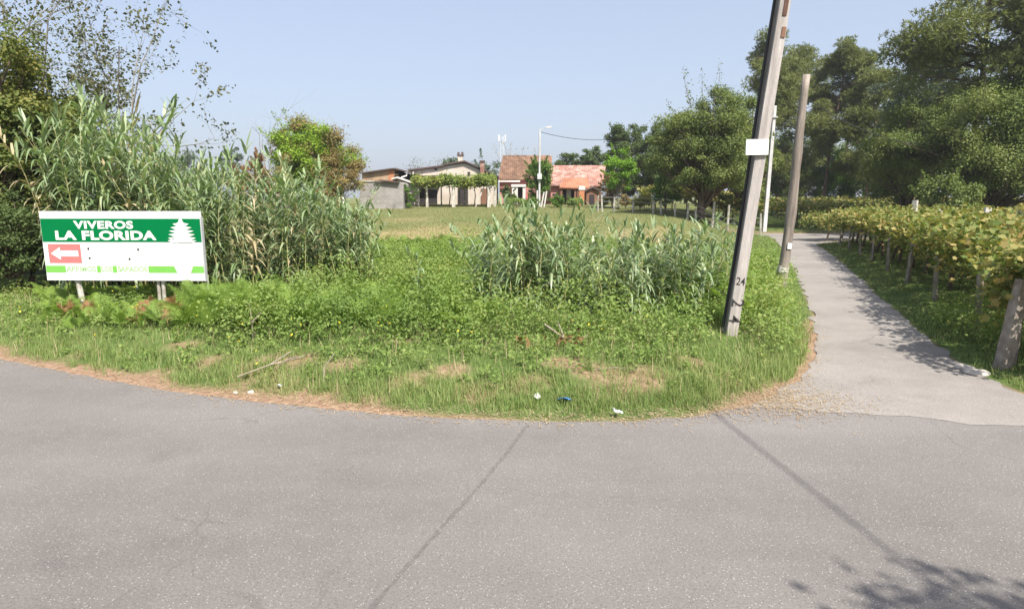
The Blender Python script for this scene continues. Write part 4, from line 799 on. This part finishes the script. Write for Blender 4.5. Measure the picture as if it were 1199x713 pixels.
ptree('bramble_bush', 'green bramble bush between the block shed and the arbor', 480, 58.5, 216, 11, 242, 'ivy_leaf', 140, nclump=24, per=130, leaf=.14, trunk_r=.04, cat='shrub', lower=-1, wisps=3)
# brown roofed house
Y = 71; hb, b = base_thing('brown_roofed_house', 'house with a steep old brown tiled roof left of the street lamp', 'house', 615, Y)
part(polyxz([(585, 246), (585, 210), (646, 210), (646, 246)], Y, 7), 'wall', M['pink_plaster'], hb, b)
r0, r1 = at(583, 211, Y-.5), at(650, 211, Y-.5); q0, q1 = at(589, 183.5, Y+3.2), at(644, 183.5, Y+3.2)
rfm = MB().prism([r0, r1, q1, q0], (0, 0, .14)); bk0, bk1 = r0+[0, 8.2, 0], r1+[0, 8.2, 0]; rfm.prism([q0+[0, .01, 0], q1+[0, .01, 0], bk1, bk0], (0, 0, .14)); roofo = part(rfm, 'roof', M['tile_old'], hb, b)
part(MB().prism([at(585.2, 211, Y+.1), at(589.5, 184.6, Y+3.2), at(585.2, 211, Y+.1)+[0, 6.8, 0]], (.2, 0, 0)).prism([at(645.6, 211, Y+.1), at(643, 184.6, Y+3.2), at(645.6, 211, Y+.1)+[0, 6.8, 0]], (-.2, 0, 0)), 'gable_wall', M['orange_brick'], hb, b)
part(polyxz([(583.5, 213.4), (583.5, 211.4), (609, 211.4), (609, 213.4)], Y-.75, .2), 'eave_board', M['white_wash'], hb, b)
part(polyxz([(640, 206), (640, 183), (646, 183), (646, 206)], Y+4, .7), 'chimney', M['orange_brick'], roofo, b)
for px in (601, 604.5, 613.5): x = wx(px, Y-1.4); part(MB().box(x-.16, x+.16, Y-1.4, Y-1.1, gz(x, Y), wz(px, 217, Y-1.4)), 'porch_post', M['white_wash'], hb, b)
part(polyxz([(598.5, 219), (598.5, 216), (616, 216), (616, 219)], Y-1.5, 1.45), 'porch_lintel', M['white_wash'], hb, b)
part(polyxz([(606, 240), (606, 219.2), (612.5, 219.2), (612.5, 240)], Y-.05, .04), 'doorway', M['dark_in'], hb, b)
ptree('dark_bush', 'dark rounded bush left of the white porch', 594, 66, 216, 9, 238, 'dark_leaf', 141, nclump=24, per=120, leaf=.14, trunk_r=.05, cat='shrub', lower=-1, wisps=2)
# pink house
Y = 69; hp, b = base_thing('pink_house', 'low pink house with a long pale pink tiled roof right of the street lamp', 'house', 678, Y)
part(polyxz([(645, 246), (645, 216), (704, 216), (704, 246)], Y, 6.4), 'wall', M['pink_plaster'], hp, b)
r0, r1 = at(642, 217.5, Y-.5), at(705, 219, Y-.5); q0, q1 = at(645, 195.3, Y+3), at(709.5, 195.3, Y+3)
rfm = MB().prism([r0, r1, q1, q0], (0, 0, .14)); rfm.prism([q0+[0, .01, 0], q1+[0, .01, 0], r1+[0, 7.6, 0], r0+[0, 7.6, 0]], (0, 0, .14)); roofo = part(rfm, 'roof', M['tile_pink'], hp, b)
part(MB().prism([at(703.7, 217.5, Y+.1), at(706, 196.6, Y+3), at(703.7, 217.5, Y+.1)+[0, 6.2, 0]], (-.2, 0, 0)), 'gable_wall', M['pink_plaster'], hp, b)
r0, r1 = at(655, 220.5, Y-2), at(691, 221.5, Y-2); q0, q1 = at(660, 212, Y-.2), at(688, 212, Y-.2); part(MB().prism([r0, r1, q1+[0, 0, .22], q0+[0, 0, .22]], (0, 0, .12)), 'porch_roof', M['tile_orange'], hp, b)
for x0, x1, y0, y1, nm, mt in ((658, 663, 222, 238, 'doorway', 'dark_in'), (669, 672, 223, 233, 'window', 'dark_in'), (647, 654, 227, 229, 'recess', 'dark_in'), (663.5, 668.5, 222.5, 232, 'white_shutter', 'white_wash'), (684, 688, 222, 238, 'doorway', 'dark_in')):
    part(polyxz([(x0, y1), (x0, y0), (x1, y0), (x1, y1)], Y-.04, .03), nm, M[mt], hp, b)
for px in (656.5, 672.5, 676): x = wx(px, Y-1.8); part(MB().box(x-.1, x+.1, Y-1.8, Y-1.6, gz(x, Y), wz(px, 220.5, Y-1.8)), 'porch_post', M['brown_wood'], hp, b)
Y = 65; pl_, b = base_thing('gate_pillar', 'orange brick gate pillar with a white cap before the pink house', 'pillar', 680, Y); x = wx(680, Y)
part(MB().box(x-.27, x+.27, Y, Y+.5, gz(x, Y)-.2, wz(680, 222.6, Y)), 'shaft', M['orange_brick'], pl_, b); z = wz(680, 222.6, Y); part(MB().box(x-.33, x+.33, Y-.06, Y+.56, z+.001, z+.42), 'cap', M['white_wash'], pl_, b)
Y = 66; ht, b = base_thing('wooden_hut', 'small brown wooden hut with a pointed roof right of the gate pillar', 'hut', 693, Y)
part(polyxz([(686.5, 244), (686.5, 224), (693.5, 221), (700.5, 224), (700.5, 244)], Y, 2), 'wall', M['brown_wood'], ht, b)
a0, a1, a2 = at(684.5, 224.4, Y), at(693.5, 220.2, Y), at(702.5, 224.4, Y); part(MB().prism([a0+[0, -.3, 0], a1+[0, -.3, 0], a1+[0, -.3, .12], a0+[0, -.3, .12]], (0, 2.6, 0)).prism([a1+[0, -.3, 0], a2+[0, -.3, 0], a2+[0, -.3, .12], a1+[0, -.3, .12]], (0, 2.6, 0)), 'roof', M['dark_roof'], ht, b)
part(polyxz([(690, 242), (690, 228), (696, 228), (696, 242)], Y-.05, .04), 'doorway', M['dark_in'], ht, b)
# red shed left of the round tree
Y = 56; rs, b = base_thing('red_shed', 'low red shed with a pale flat roof left of the round tree', 'shed', 330, Y)
part(polyxz([(318, 246), (318, 217), (337, 217), (337, 246)], Y, 2.5), 'wall', plain('dark_red_board', (.16, .045, .04), .8, .3, 2), rs, b); part(polyxz([(315, 217), (315, 215.4), (340, 215), (340, 216.8)], Y-.5, 3.4), 'roof', M['white_wash'], rs, b)
part(polyxz([(317, 246), (317, 227.5), (345, 227.5), (345, 246)], Y-1, .25), 'low_wall', M['plaster'], rs, b)
# planks and posts near the round tree
for px0, py0, px1, py1, lab in ((402, 231.5, 409, 242.5, 'pale plank leaning in the shade under the round tree'), (397.5, 229, 399, 241, 'reddish pole leaning under the round tree')):
    Yq = 47.5; a0, a1 = at(px0, py0, Yq), at(px1, py1, Yq); d = a1-a0; zg = gz(a1[0], Yq-.6); a1 = a1+d*.0; a1[2] = zg; a1[1] -= .6
    tag(MB().tube([a0, a1], .11 if px0 > 400 else .07, 4).build('leaning_plank', M['white_wash'] if px0 > 400 else M['brown_wood']), lab, 'plank')
for px0, py0, px1, py1, lab in ((637, 225, 633.5, 239, 'white pole leaning beside the foot of the street lamp'), (629, 223, 629, 240, 'upright white pipe left of the lamp foot'), (640, 224, 637, 238, 'second white pole leaning right of the lamp foot')):
    Yq = 61; a0, a1 = at(px0, py0, Yq), at(px1, py1, Yq); a1[2] = gz(a1[0], a1[1])-.05; tag(MB().tube([a0, a1], .08, 6).build('white_pipe', M['white_wash']), lab, 'pipe')
# rough hedge in front of the houses
for i, (px, hf, top, lab, mt) in enumerate([(604, 12, 231, 'low green scrub in front of the white porch', 'weed'), (622, 11, 232, 'low scrub left of the lamp foot', 'ivy_leaf'), (652, 12, 230, 'low green scrub right of the lamp foot', 'ivy_leaf'), (670, 10, 233, 'scrub below the pink house wall', 'weed'), (706, 10, 229, 'pale scrub right of the wooden hut', 'straw_leaf')]):
    ptree('scrub_bush', lab, px, 60.5+(i % 2), top, hf, 243, mt, 150+i, nclump=22, per=110, leaf=.13, trunk_r=.04, cat='shrub', lower=-1, wisps=2, ry=.8)

# ------------------------------------------------------------------ field fence
Yf = lambda px: 53-(px-700)*.055
fpx = [(699, 229), (704, 228), (717.5, 231), (739.5, 233), (763, 234.5), (772, 238), (788.5, 239), (803, 238), (813, 244), (832, 236), (850, 240), (868, 243), (889, 250)]
fn = thing('field_fence', 'wire fence on pale concrete posts along the far side of the field', 'fence', onground(wx(760, 49), 49)); fb = np.array(fn.location); fw = []
rng = np.random.default_rng(4); fproto = None
for px, top in fpx:
    Yp = Yf(px); x = wx(px, Yp); g = gz(x, Yp); h = wz(px, top, Yp)-g
    if fproto is None: fproto = taper(MB(), .15, .14, .12, .12, -.3, 1.4).build('post', M['whitepost'], fn); o = fproto
    else: o = fproto.copy(); link(o, fn)
    o.location = (x-fb[0], Yp-fb[1], g-fb[2]); o.scale = (1, 1, max(.7, h/1.4)); o.rotation_euler = (rng.normal(0, .03), rng.normal(0, .05), rng.normal(0, .4)); fw.append((x-fb[0], Yp-fb[1]+.09, g-fb[2]))
fw = np.array(fw)
for z in (.45, .85, 1.2): MB().tube(fw+[0, 0, z], .012, 4).build('wire', M['grey_metal'], fn)

# ------------------------------------------------------------------ vineyard
def make_vine(rng, sx, sy, n, z0, hang, leaf, mat, tr=.05, depth=.75):
    p = np.column_stack([rng.uniform(-sx/2, sx/2, n)+rng.normal(0, .12, n), rng.uniform(-sy/2, sy/2, n)+rng.normal(0, .12, n), np.zeros(n)])
    p[:, 2] = z0+.10*np.sin(p[:, 0]*3.1+rng.uniform(0, 6))+.10*np.sin(p[:, 1]*2.6+rng.uniform(0, 6))+rng.normal(0, .13, n)
    k = rng.random(n) < hang; sh = rng.integers(0, 9, n); cx, cy = rng.uniform(-sx/2, sx/2, 9), rng.uniform(-sy/2, sy/2, 9); p[k, 0] = cx[sh[k]]+rng.normal(0, .14, k.sum()); p[k, 1] = cy[sh[k]]+rng.normal(0, .14, k.sum()); p[k, 2] -= rng.uniform(0, depth, k.sum())
    nr = unit(rng.normal(size=(n, 3))*.6+[0, -.1, .8]); V, q = lobed(p, nr, leaf*rng.uniform(.6, 1.25, n), rng); can = mesh('canopy', V, [q])
    tb = MB(); s = np.linspace(0, 1, 8)[:, None]; pt = np.array([0, 0, -.1])+np.array([rng.normal(0, .12), rng.normal(0, .12), z0])*s+np.column_stack([np.sin(s[:, 0]*5)*.06, np.cos(s[:, 0]*4)*.06, s[:, 0]*0]); tb.tube(pt, np.linspace(tr*1.2, tr*.7, 8), 7)
    for a in range(4): az = a*1.57+rng.normal(0, .4); e = pt[-1]+np.array([math.cos(az)*sx*.45, math.sin(az)*sy*.45, rng.normal(.02, .05)]); limb(tb, pt[-1], e, tr*.5, .008, rng)
    return tb.mesh('trunk', False), can
def plant_vines(spots, protos, mat, label, group, rng):
    src = {}
    for (x, y, rz, sc) in spots:
        i = int(rng.integers(0, len(protos)))
        if i not in src:
            r = thing('grape_vine', label, 'grape vine', (0, 0, 0), 0, group); ch = (obj('trunk', protos[i][0], M['bark'], r), obj('canopy', protos[i][1], mat, r)); src[i] = (r, ch)
        else:
            r = src[i][0].copy(); COL.objects.link(r)
            for c0 in src[i][1]: c = c0.copy(); COL.objects.link(c); c.parent = r
        r.location = (x, y, gz(x, y)); r.rotation_euler = (0, 0, rz+(math.pi if rng.random() < .5 else 0)); r.scale = (1, 1, sc)
rng = np.random.default_rng(77)
rl = RT[1:]; seg = np.linalg.norm(np.diff(rl, axis=0), axis=1); cs = np.concatenate([[0], np.cumsum(seg)])
def along(s): return np.array([np.interp(s, cs, rl[:, 0]), np.interp(s, cs, rl[:, 1])])
def dirat(s): d = along(min(s+.5, cs[-1]))-along(max(s-.5, 0)); return d/np.linalg.norm(d)
protos = [make_vine(rng, 2.0, 2.5, 2300, 1.52, .32, .112, None) for _ in range(6)]
nprotos = [make_vine(rng, 1.8, 2.0, 2300, 1.42, .45, .112, None, depth=.7) for _ in range(2)]; hprotos = [make_vine(rng, 2.1, 2.3, 2300, 1.5, .36, .112, None, depth=.5) for _ in range(4)]; nspots = []; hspots = []
spots = []; edge = []; s = .9
while s < cs[-1]-.5:
    d = dirat(s); nn = np.array([d[1], -d[0]]); rz = math.atan2(d[1], d[0])
    for k in range(9):
        p = along(s)+nn*((1.45 if s < 3.5 else 1.75)+2.25*k)+rng.normal(0, .12, 2); px = W0/2+p[0]/p[1]*FPX
        if px > 1330 or p[1] < 7.5: continue
        ((nspots if s < 3.5 else hspots) if k == 0 else spots).append((p[0], p[1], rz+rng.normal(0, .08), 1+rng.normal(0, .035)))
    edge.append(s); s += 1.75
hspots += [(wx(px_, y_), y_, .4, 1.0) for px_, y_ in ((966, 38.6), (984, 39.2), (1004, 39.8))]
plant_vines(nspots, nprotos, M['vine_leaf'], 'nearest grape vine with shoots hanging over the thick granite post', 'nearest vines by the granite post', rng)
plant_vines(hspots, hprotos, M['vine_leaf'], 'front row grape vine with low hanging shoots along the lane edge', 'front row vines along the lane', rng)
plant_vines(spots, protos, M['vine_leaf'], 'grape vine with yellowing leaves on the low trellis right of the lane', 'grape vines right of the lane', rng)
protos2 = [make_vine(rng, 3.2, 3.4, 520, 1.9, .25, .24, None) for _ in range(4)]; spots2 = []
for yy in np.arange(54, 76, 3.0):
    for px in np.arange(846, 1200, 3.0/yy*FPX):
        x = wx(px, yy)+rng.normal(0, .2)
        if sdist(np.array([[x, yy]]))[0] > 1.8: spots2.append((x, yy+rng.normal(0, .2), rng.normal(0, .1), 1+rng.normal(0, .05)))
plant_vines(spots2, protos2, M['vine_leaf_far'], 'grape vine in the far vineyard beyond the end of the lane', 'grape vines beyond the lane', rng)
spots3 = [(wx(px, Yv), Yv, rng.normal(0, .2), .95) for px, Yv in [(785, 55), (802, 56), (820, 55), (838, 56), (856, 54), (766, 57)]]
plant_vines(spots3, protos2, M['vine_leaf'], 'yellowed vine behind the field fence under the big oak', 'vines under the oak', rng)
# granite posts of the trellis
def gpost(px=None, p=None, h=1.6, w=.17, label='', group=None, lean=(0, 0), seed=0, src=[]):
    rng = np.random.default_rng(seed); n = 9; V = []
    for i in range(n):
        f = i/(n-1); ww = w*(1.15-.3*f)*(1+rng.normal(0, .04)); V += [(sx*ww/2*(1+rng.normal(0, .05)), sy*ww/2*(1+rng.normal(0, .05)), -.2+f*(h+.2)) for sx, sy in ((-1, -1), (1, -1), (1, 1), (-1, 1))]
    q = [(i*4+j, i*4+(j+1) % 4, (i+1)*4+(j+1) % 4, (i+1)*4+j) for i in range(n-1) for j in range(4)]
    o = MB().add(V, q, [(3, 2, 1, 0), tuple(range((n-1)*4, n*4))]).build('granite_post', M['granite'] if not group or 'granite' in group else M['whitepost'], None, onground(p[0], p[1])); o.rotation_euler = (lean[0], lean[1], rng.normal(0, .4)); return tag(o, label, 'post', group)
np_ = ghit(1173, 432); gpost(p=np_[:2], h=1.35, w=.155, label='thick weathered granite post at the near end of the trellis by the lane', lean=(0, R(6)), seed=1)
gpost(p=np_[:2]+np.array([.2, .1]), h=.62, w=.10, label='short broken granite stub beside the near trellis post', lean=(0, R(3)), seed=2)
for k, s in enumerate(np.arange(4.4, cs[-1]-1, 3.4)):
    d = dirat(s); nn = np.array([d[1], -d[0]]); gpost(p=along(s)+nn*1.0, h=1.45, w=.085, label='rough granite post holding the edge of the lane side trellis', group='granite posts along the lane', lean=(rng.normal(0, .04), rng.normal(0, .05)), seed=10+k)
for i, (px, top, bot, Yp, lab) in enumerate([(1065.5, 234.5, 250, 27, 'pale post top standing clear of the vines, the tallest of four'), (1094, 245, 256, 24, 'short pale post top poking through the vines right of the tallest'), (1150, 243, 258, 21, 'pale post top showing above the vines at the foot of the wood'), (1189, 246, 262, 19, 'pale post top above the vines at the right picture edge')]):
    x = wx(px, Yp); gpost(p=(x, Yp), h=wz(px, top, Yp)-gz(x, Yp), w=.2, label=lab, group=None, seed=40+i).data.materials[0] = M['whitepost']
tw = MB()
for k in range(0, 4):
    pts = []
    for s in np.linspace(.5, cs[-1]-.6, 26): d = dirat(s); nn = np.array([d[1], -d[0]]); q_ = along(s)+nn*(1.05+k*1.2); pts.append((q_[0], q_[1], gz(*q_)+1.46))
    tw.tube(pts, .004, 4)
tag(tw.build('trellis_wire', M['grey_metal']), 'thin steel wires of the trellis carrying the vines by the lane', 'wire')
# stones edging the near end of the lane
rng = np.random.default_rng(9)
def stone(px, py, r, label, mat='stone', squash=.5, group=None):
    c = ghit(px, py); import bmesh; bm = bmesh.new(); bmesh.ops.create_icosphere(bm, subdivisions=2, radius=r)
    for v in bm.verts: v.co *= 1+.22*math.sin(v.co.x*31/r*.1+px)*math.cos(v.co.y*27/r*.1+py)+rng.normal(0, .03); v.co.z *= squash
    me = bpy.data.meshes.new('stone'); bm.to_mesh(me); bm.free(); return tag(obj('stone', me, M[mat], None, (c[0], c[1], max(c[2], 0)+r*squash*.4)), label, 'stone', group)
stone(1128, 434, .13, 'flat pale stone at the lane edge left of the granite post', squash=.35); stone(1143, 440, .16, 'largest flat pale stone at the lane edge by the granite post', squash=.3)
stone(294, 460, .045, 'small pale stone on the soil strip at the left', squash=.6); stone(276, 461, .035, 'tiny brown stone on the soil strip left of the pale one', squash=.6)
# litter
def crumple(name, px, py, sx, sy, mat, label, seed):
    rng = np.random.default_rng(seed); c = ghit(px, py); g = np.array([(i, j) for j in range(5) for i in range(5)])/4-.5; z = rng.uniform(0, .05, 25); V = np.column_stack([g*[sx, sy]+rng.normal(0, .008, (25, 2)), z]); q = [(j*5+i, j*5+i+1, (j+1)*5+i+1, (j+1)*5+i) for j in range(4) for i in range(4)]
    o = obj(name, mesh(name, V, [q]), M[mat], None, (c[0], c[1], max(c[2], 0)+.05)); o.modifiers.new('thickness', 'SOLIDIFY').thickness = .003; o.rotation_euler = (R(18), 0, rng.uniform(0, 3)); return tag(o, label, 'litter')
crumple('paper_scrap', 722, 489, .10, .08, 'paper', 'white paper scrap at the asphalt edge below the dirt patch', 1); crumple('plastic_wrapper', 661, 474, .17, .09, 'blue', 'blue plastic wrapper lying in the verge grass', 2)
crumple('paper_scrap', 629, 470, .09, .09, 'paper', 'pale crumpled scrap in the grass left of the blue wrapper', 3); crumple('paper_scrap', 327, 458, .05, .05, 'paper', 'tiny white scrap on the bare soil at the left bank', 4)
# soil clods and pale twigs where the bank is bare
sticks('dead_branch', 'thin brown stem lying across the bare patch near the corner', 720, 436, [[(-.3, 0, 0), (0, .05, .03), (.3, .02, .0)]], .008, lift=.03)
# ------------------------------------------------------------------ the air
hz = MB().box(gx[0]-20, gx[-1]+20, gy[0]-20, gy[-1]+20, -1.1, 46).build('haze', None); tag(hz, kind='stuff'); hm = bpy.data.materials.new('haze'); hm.use_nodes = True; hn = hm.node_tree; hn.nodes.clear()
pv = hn.nodes.new('ShaderNodeVolumePrincipled'); pv.inputs['Color'].default_value = (.9, .93, 1, 1); pv.inputs['Density'].default_value = .0004; pv.inputs['Anisotropy'].default_value = .2; ho = hn.nodes.new('ShaderNodeOutputMaterial'); hn.links.new(pv.outputs[0], ho.inputs['Volume']); hz.data.materials.append(hm)
